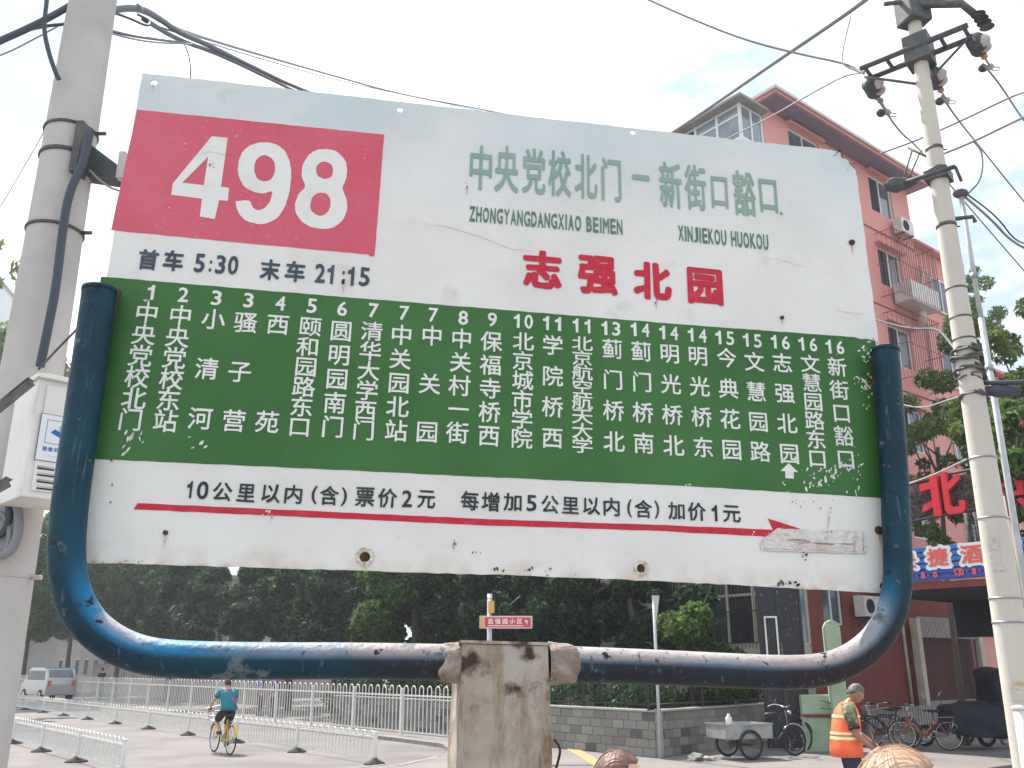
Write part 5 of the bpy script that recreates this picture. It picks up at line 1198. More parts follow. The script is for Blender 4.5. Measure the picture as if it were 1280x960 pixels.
# ================================================================== HOTEL SIGNS AND ENTRANCE ON THE RIGHT
m_hred = mat('bright_red_channel_letter', (.75, .02, .035), .4, (.62, .015, .03), 6, .4, .7); m_latt = mat('dark_lattice', (.06, .05, .055), .7, (.14, .11, .11), 6, .4, .7)
SG0 = at_y(1128, 620, 20.35); SD = -U2; sa = math.atan2(SD.y, SD.x)
gate = thing('hotel_sign', 'dark curved lattice sign board with big red characters on a steel frame', 'sign', (SG0.x, SG0.y, 0), sa)
za, zb = 4.98, 5.82
def SM(x, z, y=0): return Matrix.Translation((x, y, z)) @ Matrix.Rotation(math.pi / 2, 4, 'X')
arcz = lambda x: .16 * math.sin(min(1, max(0, (x + .6) / 5.2)) * math.pi) - .10
for z_ in (za, zb): b = MB(); b.tube([(-.4 + .2 * k, 0, z_ + arcz(-.4 + .2 * k)) for k in range(27)], .035, 6); b.build('chord', m_latt, gate)
b = MB(); R2 = random.Random(4)
for k in range(150):
    x = R2.uniform(-.35, 4.7); z = R2.uniform(za + .1, zb - .1) + arcz(x); rr2 = R2.uniform(.05, .10); n_ = 9
    b.tube([(x + rr2 * math.cos(2 * math.pi * i / n_), .02, z + rr2 * math.sin(2 * math.pi * i / n_)) for i in range(n_)], .018, 4, closed=True)
b.build('scroll_lattice', m_latt, gate, 'stuff')
b = MB(); b.box((2.1, .06, (za + zb) / 2), (5.0, .01, zb - za - .02)); b.build('backing', mat('dusty_pink_mesh', (.17, .11, .11), .9, (.05, .04, .045), 9, .42, .55), gate)
for x in (1.62, 4.2): b = MB(); b.box((x, .12, (za + .1) / 2), (.12, .12, za + .1)); b.build('steel_post', m_gst, gate)
def strokes(name, polys, x, z, w, h, m, parent, y=-.06, th=.10):
    b = MB()
    for i, pl_ in enumerate(polys): b.prism([(x + p[0] * w, z + p[1] * h) for p in pl_], th, Matrix.Translation((0, y - .002 * i, 0)) @ Matrix.Rotation(math.pi / 2, 4, 'X') @ Matrix.Scale(-1, 4, (0, 0, 1)))
    return b.build(name, m, parent)
bei = [[(.24, 1), (.42, 1), (.42, 0), (.24, 0)], [(-.02, .62), (.24, .66), (.24, .82), (-.02, .80)], [(-.04, .12), (.24, .22), (.24, .38), (0, .28)], [(.52, 1), (.66, 1), (.66, .22), (.72, .16), (.86, .16), (.86, .30), (1, .28), (1, .10), (.92, 0), (.60, 0), (.52, .10)], [(.66, .55), (.96, .78), (.90, .90), (.66, .72)]]
jing = [[(.44, 1.06), (.58, 1.06), (.58, .90), (.44, .90)], [(0, .90), (1, .90), (1, .78), (0, .78)], [(.16, .70), (.84, .70), (.84, .60), (.16, .60)], [(.16, .60), (.28, .60), (.28, .50), (.16, .50)], [(.72, .60), (.84, .60), (.84, .50), (.72, .50)], [(.16, .50), (.84, .50), (.84, .40), (.16, .40)], [(.44, .40), (.57, .40), (.57, 0), (.36, 0), (.36, .10), (.44, .10)], [(.22, .34), (.33, .30), (.12, .02), (0, .06)], [(.68, .32), (.78, .34), (1, .06), (.88, 0)]]
strokes('red_character', bei, .52, 4.97, .92, .92, m_hred, gate)['label'] = 'big red character bei'
strokes('red_character', jing, 1.80, 4.78, 1.0, 1.0, m_hred, gate)['label'] = 'big red character jing, partly behind the pole'
# blue hotel sign below it
bp0 = at_y(1130, 700, 19.6); bs = thing('blue_hotel_sign', 'blue striped hotel sign with white-edged red characters below the lattice', 'sign', (bp0.x, bp0.y, 0), sa)
m_bl = mat('sign_blue', (.015, .16, .48), .4, (.01, .11, .40), 3, .4, .7); m_bl2 = mat('sign_deep_blue', (.010, .05, .34), .4); m_wl = mat('white_outline', (.72, .72, .72), .4); m_rl = mat('sign_red', (.68, .10, .08), .4)
zt_, zb_ = 4.26, 3.56; hs = (zt_ - zb_) / 6
for k in range(6): b = MB(); b.box((1.3, .0, zb_ + hs * (k + .5)), (3.0, .06, hs - .035), bev=.006); b.build('slat', m_bl if k > 1 else m_bl2, bs)
b = MB(); b.box((1.3, .045, (zt_ + zb_) / 2), (3.0, .02, zt_ - zb_)); b.build('backing', mat('dusty_rose', (.30, .20, .22), .8), bs)
def sgl(chars, x0, step, z, w, h, m, off, y):
    Mx_ = Matrix.Translation((0, y, 0)) @ Matrix.Rotation(math.pi / 2, 4, 'X')
    for i, c in enumerate(chars):
        g = bmesh.new(); put_glyph(g, c, x0 + step * i, z, w, h, off, 'em', 0, Mx_)
        me = bpy.data.meshes.new('lettering'); g.to_mesh(me); g.free(); link_mesh('character', me, m, bs)
sgl('快捷酒店', .06, .70, 4.02, .54, .46, m_wl, .10, -.040); sgl('快捷酒店', .06, .70, 4.02, .45, .38, m_rl, .03, -.060)
sgl('0·8·0', .18, .13, 3.68, .17, .16, m_rl, .05, -.045); sgl('订0·8·0·0', 1.12, .125, 3.69, .16, .16, m_rl, .05, -.046)
b = MB()
for x in (.9, 1.1, 1.25, 1.4): b.tube([(x, 1.2, 3.9), (x, 1.2, 5.1)], .07, 10)
b.build('flue_pipe', mat('sooty_pipes', (.16, .15, .16), .7, (.07, .06, .06), 9, .4, .6), bs)
# awning: the entrance's interior shadow put into near-black sheets
aw = thing('entrance_awning', 'sheet awning below the blue sign, painted dark with the entrance shadow', 'awning', (bp0.x, bp0.y, 0), sa)
b = MB(); b.box((1.0, 2.3, 3.42), (4.4, 4.4, .08), Matrix.Rotation(.0, 4, 'X')); b.build('roof_sheet', m_dark, aw)
b = MB(); b.prism([(-1.2, 3.40), (3.2, 3.40), (3.2, 3.50), (1.2, 3.54), (-1.2, 3.50)], .05, Matrix.Translation((0, .05, 0)) @ Matrix.Rotation(math.pi / 2, 4, 'X')); b.build('fascia', m_redp, aw)
b = MB(); b.box((1.0, 4.2, 3.0), (4.3, .06, .9)); b.build('shadow_panel', m_dark, aw)  # near-black panel added where the entrance lies in shadow
b = MB()
b.box((1.62, .25, 1.7), (.08, .08, 3.36)); b.build('awning_post', m_gst, aw)
b = MB(); b.box((3.1, 4.3, 1.7), (.1, .1, 3.36)); b.build('awning_post', m_gst, aw)
# ================================================================== SMALL SIGNS, GATE, GREEN WALL
p = at_y(612, 778, 21.0); t = thing('street_name_sign', 'small red street name sign on a slim pole seen above the pipe', 'street sign', (p.x, p.y, 0), math.radians(3))
m_sr = mat('sign_panel_red', (.58, .04, .05), .45, (.50, .06, .06), 3, .4, .7); m_yel = mat('yellow_plate', (.62, .38, .10), .5)
b = MB(); b.tube([(0, 0, -.05), (0, 0, p.z + .62)], .055, 12); b.build('pole', m_lamp, t)
zz = p.z; b = MB(); b.box((.36, -.08, zz), (1.18, .06, .27), bev=.012); b.build('panel_frame', mat('pinkish_white', (.62, .48, .46), .5), t)
b = MB(); b.box((.40, -.115, zz), (1.02, .01, .205)); b.build('panel', m_sr, t)
b = MB(); b.box((-.19, -.115, zz), (.08, .012, .25)); b.build('panel_end', m_yel, t)
g = bmesh.new(); Mx_ = Matrix.Translation((0, -.122, 0)) @ Matrix.Rotation(math.pi / 2, 4, 'X')
for i, c in enumerate('志强园小区'): put_glyph(g, c, .02 + .16 * i, zz + .02, .13, .12, .03, 'em', 0, Mx_)
put_glyph(g, '↑', .82, zz, .12, .16, .03, 'em', 0, Mx_)
me = bpy.data.meshes.new('lettering'); g.to_mesh(me); g.free(); link_mesh('lettering', me, m_white, t)
b = MB(); b.box((.36, -.122, zz - .075), (.80, .001, .018)); b.build('small_print', m_white, t)
b = MB(); b.box((.02, -.05, zz + .33), (.12, .06, .26)); b.box((.07, -.05, zz + .33), (.06, .1, .26)); b.build('yellow_plate', m_yel, t)
b = MB(); b.loft([(0, 0, zz + .5, .06, .06), (0, 0, zz + .62, .045, .045)], 10); b.build('cap', m_wht, t)
p = at_y(817.5, 760, 20.8); t = thing('thin_signpost', 'thin grey post with an edge-on sign at the corner of the block wall', 'signpost', (p.x, p.y, 0))
b = MB(); b.tube([(0, 0, -.05), (0, 0, at_y(817, 747, 20.8).z)], .035, 10); b.build('pole', m_lamp, t)
zz = at_y(817, 760, 20.8).z; b = MB(); b.prism([(0, zz - .25), (.02, zz - .25), (.11, zz + .27), (-.06, zz + .27), (-.06, zz + .22)], .03, Matrix.Translation((0.02, -.03, 0)) @ Matrix.Rotation(math.pi / 2, 4, 'X')); b.build('sign_edge', m_lamp, t)
# black gate leaf
g0 = on_ground(959, 938); t = thing('gate_leaf', 'tall black sheet metal gate with worn white streaks between wall and green pillar', 'gate', (g0.x, g0.y, 0), math.radians(-6))
m_gate = mat('streaked_black_paint', (.012, .013, .020), .45, (.05, .05, .055), 3, .55, .75, col3=(.42, .43, .45), scale3=7, lo3=.63, hi3=.70, stretch=(5, 1, .7))
for k in range(2):
    b = MB(); b.box((.26 + .54 * k, 0, 2.25), (.50, .04, 4.4), bev=.01); b.build('panel', m_gate, t)
    for x in (.03 + .54 * k, .49 + .54 * k): b = MB(); b.box((x, -.035, 2.26), (.045, .03, 4.42)); b.build('stile', m_blk, t)
b = MB(); b.box((.56, -.06, 2.26), (.05, .05, 4.5)); b.build('centre_post', m_blk, t)
b = MB(); hz0, hz1 = 2.1, 3.0
for (x0, x1, a_, c_) in ((.15, .19, hz0, hz1), (.42, .46, hz0, hz1), (.15, .46, hz1, hz1 + .04)): b.box(((x0 + x1) / 2, -.07, (a_ + c_) / 2), (x1 - x0, .02, c_ - a_))
b.build('white_bracket', m_wht, t)
# green wall and pillar
m_grw = mat('pale_green_limewash', (.34, .44, .30), .9, (.26, .33, .24), 1.6, .4, .68, bump=.3, col3=(.22, .20, .18), scale3=2.6, lo3=.6, hi3=.72)
g0 = on_ground(1012, 940); t = thing('green_wall', 'pale green low wall with a tall pointed pillar behind the worker', 'wall', (g0.x, g0.y, 0), math.radians(-4))
b = MB(); b.box((.5, .15, .62), (1.15, .25, 1.24), bev=.02); b.build('low_wall', m_grw, t)
b = MB(); b.box((.5, .015, .78), (1.16, .03, .07)); b.build('pipe_strip', m_redp, t)
b = MB(); b.prism([(-.17, 0), (.17, 0), (.17, 2.75), (.11, 2.87), (0, 2.93), (-.11, 2.87), (-.17, 2.75)], .3, Matrix.Translation((.72, .0, 0)) @ Matrix.Rotation(math.pi / 2, 4, 'X') @ Matrix.Scale(-1, 4, (0, 0, 1))); b.build('pillar', m_grw, t)
b = MB(); b.tube(smooth_path([Vector(q) for q in ((.3, -.1, .95), (.65, -.2, .92), (1.0, -.3, .85))], 2), .012, 5); b.tube(smooth_path([Vector(q) for q in ((.35, -.1, 1.12), (.65, -.2, 1.02), (.95, -.3, .98))], 2), .012, 5); tag(b.build('twig_broom', m_bark), 'bare twigs of a broom sticking out behind the worker', 'broom').location = (g0.x, g0.y, 0)
# crumpled bag on the pavement
q = on_ground(871, 951); b = MB(); b.ico((0, 0, .07), .13, 3, (1, .7, .55), .9); b.ico((.24, 0, .04), .12, 3, (1.6, .6, .35), .9); o = b.build('plastic_bag', mat('dirty_white_plastic', (.55, .52, .48), .4, (.35, .30, .24), 6, .45, .6)); o.location = (q.x, q.y, 0); tag(o, 'crumpled white plastic bag on the ground at the foot of the block wall', 'plastic bag')
# ================================================================== VEHICLES
m_tyre = mat('tyre_rubber', (.02, .02, .021), .8); m_chrome = mat('chrome', (.55, .55, .56), .2, metal=.9); m_yel2 = mat('yellow_bike_paint', (.72, .44, .03), .35)
m_sad = mat('black_vinyl', (.02, .02, .022), .6); m_rbike = mat('old_red_bike_paint', (.30, .06, .04), .5, (.40, .20, .15), 9, .45, .7); m_kbike = mat('dark_bike_paint', (.03, .035, .045), .5)
def circle_pts(c, r, n=28, ax='x'):
    return [(c[0] + r * math.cos(a_), c[1], c[2] + r * math.sin(a_)) for a_ in np.linspace(0, 2 * math.pi, n, endpoint=False)]
def wheel(parent, x, r, name='wheel', y=0.0, spokes=18, tw=.018, m_s=None, solid=None):
    w = bpy.data.objects.new(name, None); COL.objects.link(w); w.parent = parent; w.location = (x, y, r)
    b = MB(); b.tube(circle_pts((0, 0, 0), r - tw), tw, 8, closed=True); b.build('tyre', m_tyre, w)
    b = MB(); b.tube(circle_pts((0, 0, 0), r - tw * 2.1), tw * .6, 6, closed=True)
    for k in range(spokes):
        a_ = 2 * math.pi * k / spokes; b.tube([(0, .02 * (-1) ** k, 0), ((r - tw * 2) * math.cos(a_), 0, (r - tw * 2) * math.sin(a_))], .0028, 4, caps=False)
    b.tube([(0, -.045, 0), (0, .045, 0)], .022, 8); b.build('rim', m_s or m_chrome, w)
    return w
def bicycle(label, loc, rz, m_f, fender=None, basket=False, step=False, group=None, rack=True):
    """x forward"""
    t = thing('bicycle', label, 'bicycle', loc, rz, group); R = .33; fb = m_f
    wheel(t, -.52, R); wheel(t, .52, R)
    b = MB(); bb = (-.06, 0, .29); st = (-.22, 0, .78); hd = (.36, 0, .82); hl = (.41, 0, .62)
    b.tube([bb, st], .018, 8); b.tube([hd, hl], .022, 8)
    if step: b.tube(smooth_path([Vector(q) for q in ((.39, 0, .70), (.18, 0, .40), (0, 0, .36), (-.14, 0, .5))], 2), .024, 8)
    else: b.tube([(.385, 0, .72), (-.19, 0, .70)], .018, 8)
    b.tube([hl, bb], .022, 8)
    for s_ in (-.05, .05):
        b.tube([(bb[0], s_ * .6, bb[2]), (-.52, s_, R)], .011, 6); b.tube([(-.2, s_ * .4, .72), (-.52, s_, R)], .009, 6); b.tube([(.41, s_, .60), (.52, s_, R)], .012, 6)
    b.build('frame', fb, t)
    b = MB(); b.tube([(.36, 0, .80), (.335, 0, .98)], .014, 8); b.tube(smooth_path([Vector(q) for q in ((.16, -.29, .99), (.30, -.27, 1.02), (.36, -.1, .99), (.36, .1, .99), (.30, .27, 1.02), (.16, .29, .99))], 2), .012, 8); b.build('handlebar', m_chrome, t)
    b = MB()
    for s_ in (-1, 1): b.tube([(.15, .29 * s_, .99), (.26, .275 * s_, 1.015)], .018, 8)
    b.build('grip', m_sad, t)
    b = MB(); b.loft([(-.26, 0, .84, .13, .10), (-.25, 0, .88, .14, .11), (-.22, 0, .90, .11, .08)], 14); b.loft([(-.10, 0, .86, .10, .03), (-.10, 0, .89, .09, .028)], 10); b.tube([(-.21, 0, .74), (-.225, 0, .85)], .013, 6); b.build('saddle', m_sad, t)
    for x in (-.52, .52):
        b = MB(); n = 16; a0, a1 = (.2, 2.9) if x < 0 else (.5, 2.7)
        P = [(x + (R + .022) * math.cos(a0 + (a1 - a0) * k / n), 0, R + (R + .022) * math.sin(a0 + (a1 - a0) * k / n)) for k in range(n + 1)]
        for p_, q_ in zip(P, P[1:]):
            V = [b.b.verts.new((p_[0], s_ * .03, p_[2])) for s_ in (-1, 1)] + [b.b.verts.new((q_[0], s_ * .03, q_[2])) for s_ in (1, -1)]
            b.b.faces.new(V)
        o = b.build('fender', fender or fb, t)
    b = MB(); b.tube([(-.06, -.06, .29), (-.06, .06, .29)], .03, 8); b.tube([(-.06, -.07, .29), (.05, -.07, .16)], .009, 6); b.tube([(-.06, .07, .29), (-.17, .07, .42)], .009, 6); b.box((.05, -.115, .155), (.09, .07, .02)); b.box((-.17, .115, .425), (.09, .07, .02)); b.tube(circle_pts((-.06, -.05, .29), .085, 20), .006, 4, closed=True); b.build('crank', m_chrome, t)
    if rack:
        b = MB()
        for y in (-.06, 0, .06): b.tube([(-.30, y, .73), (-.72, y, .74)], .006, 5)
        b.tube([(-.72, -.06, .74), (-.72, .06, .74)], .006, 5)
        for s_ in (-.06, .06): b.tube([(-.68, s_, .74), (-.53, s_, .33)], .006, 5)
        b.build('rack', m_chrome, t)
    if basket:
        b = MB()
        for z, w_ in ((.72, .13), (.82, .15), (.94, .17)): b.tube([(.46, -w_, z), (.46 + w_ * 1.7, -w_, z), (.46 + w_ * 1.7, w_, z), (.46, w_, z)], .005, 4, closed=True)
        for k in range(8):
            for s_ in (-1, 1): b.tube([(.47 + .03 * k, s_ * .13, .72), (.47 + .036 * k, s_ * .17, .94)], .003, 4, caps=False)
        b.build('basket', m_chrome, t, 'stuff')
    return t
# yellow bicycle with rider: heading away to the left
rw = on_ground(287, 944, -.10); fw = on_ground(266, 940, -.10)
hd_ = math.atan2(U2.y, U2.x) - .02
bc = rw + Vector((math.cos(hd_), math.sin(hd_), 0)) * .52
BK = (bc.x, bc.y, -.10)
bicycle('yellow bicycle ridden away along the low white fence', BK, hd_, m_yel2, m_yel2, True, True)
# parked bicycles on the right
q = on_ground(1178, 938); bicycle('old red step-through bicycle parked at the right, rear wheel with a pale mudguard', (q.x - .35, q.y, 0), math.radians(172), m_rbike, m_chrome, False, True)
q = on_ground(1100, 936); bicycle('chrome handled bicycle parked just behind the blond head', (q.x + .25, q.y + .3, 0), math.radians(155), m_kbike, m_chrome)
q = on_ground(1135, 935); bicycle('dark bicycle beside the chrome handled one, half hidden by the blond head', (q.x, q.y + .9, 0), math.radians(200), m_kbike, m_chrome, True)
q = on_ground(985, 937); bicycle('dark bicycle leaning by the black gate', (q.x, q.y, 0), math.radians(115), m_kbike, m_kbike)

def cargo_trike():
    q = on_ground(930, 948); t = thing('cargo_tricycle', 'grey metal-box cargo tricycle parked by the block wall', 'tricycle', (q.x, q.y, 0), math.radians(22))
    m_bx = mat('galvanised_box', (.36, .36, .35), .5, (.24, .23, .22), 3, .4, .65, metal=.2)
    R = .30
    for s_ in (-.43, .43): wheel(t, -.1, R, 'rear_wheel', s_, 14, .024, m_kbike)
    wheel(t, 1.35, .32, 'front_wheel', 0, 14, .022, m_kbike)
    b = MB(); x0, x1, y0, y1, z0, z1 = -.65, .50, -.38, .38, .42, .70; th = .02
    b.box(((x0 + x1) / 2, 0, z0), (x1 - x0, y1 - y0, th))
    for y in (y0, y1): b.box(((x0 + x1) / 2, y, (z0 + z1) / 2), (x1 - x0, th, z1 - z0), bev=.004)
    for x in (x0, x1): b.box((x, 0, (z0 + z1) / 2), (th, y1 - y0 - th * 1.2, z1 - z0), bev=.004)
    b.box(((x0 + x1) / 2, 0, z1 - .06), (x1 - x0 - .03, y1 - y0 - .03, .02)); b.build('cargo_box', m_bx, t)
    b = MB()
    for y in (y0 - .012, y1 + .012): b.box(((x0 + x1) / 2, y, z1), (x1 - x0 + .04, .03, .03))
    for x in (x0 - .012, x1 + .012): b.box((x, 0, z1 + .001), (.03, y1 - y0 + .04, .03))
    b.build('box_rim', m_steel, t)
    b = MB(); b.loft([(-.32, 0, z1 - .02, .07, .07), (-.32, 0, z1 + .12, .07, .07), (-.32, 0, z1 + .17, .03, .03), (-.32, 0, z1 + .20, .03, .03)], 14); tag(b.build('water_jug', m_wht), 'small white jug standing on the cargo tricycle box', 'jug').matrix_world = Matrix.Translation((q.x, q.y, 0)) @ Matrix.Rotation(math.radians(22), 4, 'Z')
    b = MB(); b.tube([(-.1, -.42, R), (-.1, .42, R)], .02, 6); b.tube([(-.1, 0, R), (-.1, 0, .5)], .03, 6); b.tube([(.5, 0, .5), (.9, 0, .34), (1.22, 0, .62), (1.18, 0, .95)], .025, 6); b.tube([(.9, 0, .34), (.78, 0, .82)], .02, 6)
    for s_ in (-.05, .05): b.tube([(1.22, s_, .62), (1.35, s_, .32)], .014, 6)
    b.build('frame', m_kbike, t)
    b = MB(); b.tube(smooth_path([Vector(q_) for q_ in ((.95, -.32, 1.02), (1.12, -.28, 1.08), (1.2, 0, 1.0), (1.12, .28, 1.08), (.95, .32, 1.02))], 2), .013, 6); b.build('handlebar', m_chrome, t)
    b = MB(); b.loft([(.75, 0, .84, .15, .10), (.76, 0, .89, .15, .11), (.76, 0, .91, .1, .07)], 12); b.build('saddle', m_sad, t)
    b = MB(); b.tube([(1.35 + .35 * math.cos(a_), 0, .32 + .35 * math.sin(a_)) for a_ in np.linspace(.3, 2.4, 10)], .016, 6); b.build('fender', m_chrome, t)
    b = MB(); b.ico((1.28, 0, .9), .05, 2); b.build('lamp', m_chrome, t)
cargo_trike()
def covered_trike():
    q = on_ground(1222, 938); t = thing('motor_tricycle', 'dark blue-black covered motor tricycle parked beside the concrete pole', 'tricycle', (q.x + .35, q.y + 1.3, 0), math.radians(8))
    m_d = mat('dark_navy_tarp', (.007, .010, .020), .6, (.014, .018, .03), 4, .4, .7, bump=.5, bscale=9)
    b = MB(); b.prism([(-1.05, .35), (-1.0, .95), (-.2, 1.08), (-.12, .98), (.10, .98), (.16, 1.82), (.46, 1.86), (.52, 1.0), (.48, .30), (.1, .26)], .95, Matrix.Translation((0, .45, 0)) @ Matrix.Rotation(math.pi / 2, 4, 'X') @ Matrix.Scale(-1, 4, (0, 0, 1)) @ Matrix.Translation((0, 0, 0)))
    bmesh.ops.subdivide_edges(b.b, edges=b.b.edges, cuts=5, use_grid_fill=True)
    for v in b.b.verts: v.co += Vector((noise.noise(v.co * 3.1), noise.noise(v.co * 2.7 + Vector((5, 0, 0))), noise.noise(v.co * 3.3 + Vector((0, 7, 0))))) * .09
    for f_ in b.b.faces: f_.smooth = True
    o = b.build('body', m_d, t); o.location = (0, -.9, 0)
    md = o.modifiers.new('smooth', 'SMOOTH'); md.iterations = 3
    for s_ in (-.42, .42):
        w = wheel(t, .30, .25, 'rear_wheel', s_, 10, .05, m_steel)
    wheel(t, -1.05, .25, 'front_wheel', 0, 10, .045, m_steel)
    for s_ in (-.09, .09):
        b = MB(); b.box((.22 + s_, -.93, .66), (.13, .03, .12), bev=.02); b.build('tail_light', mat('tail_light_red', (.45, .06, .05), .3), t)
        b = MB(); b.ico((.22 + s_, -.95, .63), .022, 2); b.build('reflector', m_wht, t)
    b = MB(); b.tube([(-.75, -.38, 1.0), (-.82, -.42, 1.22), (-.72, -.42, 1.30)], .012, 6); b.tube([(-.75, .28, 1.0), (-.82, .3, 1.22)], .012, 6); b.build('mirror_stalk', m_chrome, t)
    b = MB(); b.ico((.62, -.7, .12), .12, 3, (1.3, .8, .6), .6); b.build('mud_flap', m_porc, t)
covered_trike()
def van():
    q = at_y(62, 843, 56.0); t = thing('parked_van', 'silver van parked beyond the tall fence at the lower left', 'van', (q.x, q.y, 0), math.atan2(U2.y, U2.x) + .1)
    m_c = mat('silver_car_paint', (.50, .51, .52), .3, metal=.4, coat=.6)
    prof = [(-2.1, .35), (-2.15, .95), (-1.95, 1.35), (-1.7, 1.78), (-1.2, 1.86), (.6, 1.86), (1.0, 1.74), (1.6, 1.15), (2.15, .98), (2.25, .6), (2.2, .35)]
    b = MB(); b.prism(prof, 1.65, Matrix.Translation((0, .825, 0)) @ Matrix.Rotation(math.pi / 2, 4, 'X') @ Matrix.Scale(-1, 4, (0, 0, 1)) @ Matrix.Translation((0, 0, 1.65))); o = b.build('body', m_c, t)
    md = o.modifiers.new('bevel', 'BEVEL'); md.width = .09; md.segments = 3
    bb = [v.co.y for v in o.data.vertices]; yc = (min(bb) + max(bb)) / 2; o.location.y = -yc
    for s_ in (-1, 1):
        for x0, x1 in ((-1.75, -.8), (-.7, .25), (.35, 1.1)):
            b = MB(); b.box(((x0 + x1) / 2, .83 * s_, 1.42), (x1 - x0, .02, .5), bev=.005); b.build('side_window', m_glass, t)
        for x in (-1.35, 1.4):
            b = MB(); b.tube([(x, .70 * s_, .33), (x, .86 * s_, .33)], .33, 20); w = b.build('wheel', m_tyre, t); b = MB(); b.tube([(x, .86 * s_, .33), (x, .87 * s_, .33)], .2, 16); b.build('rim', m_chrome, w)
        b = MB(); b.ico((2.2, .6 * s_, .78), .12, 2, (.5, 1.4, .8)); b.build('headlight', m_wht, t)
        b = MB(); b.box((-2.14, .65 * s_, 1.0), (.04, .2, .3)); b.build('tail_light', m_rl, t)
    b = MB(); b.box((1.31, 0, 1.45), (.05, 1.4, .62), Matrix.Rotation(-.82, 4, 'Y')); b.build('windscreen', m_glass, t)
    b = MB(); b.box((-1.86, 0, 1.52), (.05, 1.3, .45), Matrix.Rotation(.5, 4, 'Y')); b.build('rear_window', m_glass, t)
van()

# ================================================================== PEOPLE
m_skin = mat('skin', (.52, .31, .22), .5, (.46, .26, .18), 6, .4, .7, spec=.4); m_skin2 = mat('tanned_skin', (.34, .185, .12), .5, (.28, .15, .10), 6, .4, .7)
m_skin3 = mat('fair_skin', (.66, .40, .32), .45, (.60, .34, .27), 8, .4, .7)
def skin_mesh(name, chains, m, parent, sub=2, root=0):
    """chains: lists of (key, xyz, radius); keys shared between chains join them"""
    V = {}; E = []; order = []
    for ch in chains:
        prev = None
        for k, p, r in ch:
            if k not in V: V[k] = (p, r); order.append(k)
            if prev is not None: E.append((prev, k))
            prev = k
    idx = {k: i for i, k in enumerate(order)}
    me = bpy.data.meshes.new(name); me.from_pydata([V[k][0] for k in order], [(idx[a_], idx[b_]) for a_, b_ in E], [])
    o = bpy.data.objects.new(name, me); COL.objects.link(o)
    o.modifiers.new('skin', 'SKIN'); o.modifiers['skin'].use_smooth_shade = True
    sl = me.skin_vertices[0].data if me.skin_vertices else None
    if sl is None:
        bpy.context.view_layer.objects.active = o
    for i, k in enumerate(order):
        r = V[k][1]; sl[i].radius = r if isinstance(r, tuple) else (r, r)
    sl[root].use_root = True
    s_ = o.modifiers.new('sub', 'SUBSURF'); s_.levels = sub; s_.render_levels = sub
    bpy.context.view_layer.update()
    nm = bpy.data.meshes.new_from_object(o.evaluated_get(bpy.context.evaluated_depsgraph_get())); bpy.data.objects.remove(o); bpy.data.meshes.remove(me)
    for p in nm.polygons: p.use_smooth = True
    nm.name = name; nm.materials.clear(); return link_mesh(name, nm, m, parent)
def head_mesh(b, c, R, yaw, pitch, s=1.0):
    """a head added to MB b; face looks along +x before rotation"""
    Mh = Matrix.Translation(c) @ Matrix.Rotation(yaw, 4, 'Z') @ Matrix.Rotation(pitch, 4, 'Y') @ Matrix.Scale(s, 4)
    res = bmesh.ops.create_icosphere(b.b, subdivisions=4, radius=1, matrix=Matrix())
    for v in res['verts']:
        x, y, z = v.co; X, Y, Z = x * .098, y * .076, z * .118
        if z < -.1: Y *= 1 + .22 * z; X = X * (1 + .10 * z) + .012 * max(0, -z)
        if x > .3:
            X -= .006 * (x - .3)
            X += .024 * math.exp(-((y / .16) ** 2) - (((z + .16) / .16) ** 2)) * (1)          # nose
            X += .010 * math.exp(-((y / .26) ** 2) - (((z + .52) / .07) ** 2))                 # lips
            X -= .010 * math.exp(-(((abs(y) - .36) / .15) ** 2) - (((z - .02) / .10) ** 2))    # eye sockets
            X += .007 * math.exp(-(((z - .2) / .09) ** 2))                                     # brow
            X += .010 * math.exp(-((y / .3) ** 2) - (((z + .82) / .14) ** 2))                  # chin
        v.co = Mh @ Vector((X, Y, Z))
        for f in v.link_faces: f.smooth = True
    for s_ in (-1, 1):
        e = bmesh.ops.create_icosphere(b.b, subdivisions=2, radius=1)
        for v in e['verts']:
            x, y, z = v.co; v.co = Mh @ Vector((-.005 + x * .019 , s_ * (.078 + .006 * y), -.012 + z * .032))
            for f in v.link_faces: f.smooth = True
    return Mh
def hair(parent, Mh, m, style, seed=1):
    rnd = random.Random(seed); g = MB()
    res = bmesh.ops.create_icosphere(g.b, subdivisions=4, radius=1)
    dele = []
    for v in res['verts']:
        x, y, z = v.co
        line = .32 + .30 * x if x > 0 else -.15 + .45 * x
        if style == 'long': line = (.40 if x > .35 else -.9)
        if style == 'short': line = .34 if x > .1 else (-.05 if x > -.3 else -.35)
        if style == 'crown' and x > .1: line = .42 + .42 * x
        if z < line: dele.append(v)
        k = 1.07 + .02 * noise.noise(Vector((x * 3, y * 9, z * 3 + seed)))
        v.co = Mh @ Vector((x * .098 * k - .004, y * .078 * k, z * .118 * k))
        for f in v.link_faces: f.smooth = True
    bmesh.ops.delete(g.b, geom=dele, context='VERTS')
    o = g.build('hair', m, parent)
    md = o.modifiers.new('thick', 'SOLIDIFY'); md.thickness = .012; md.offset = -1
    return o
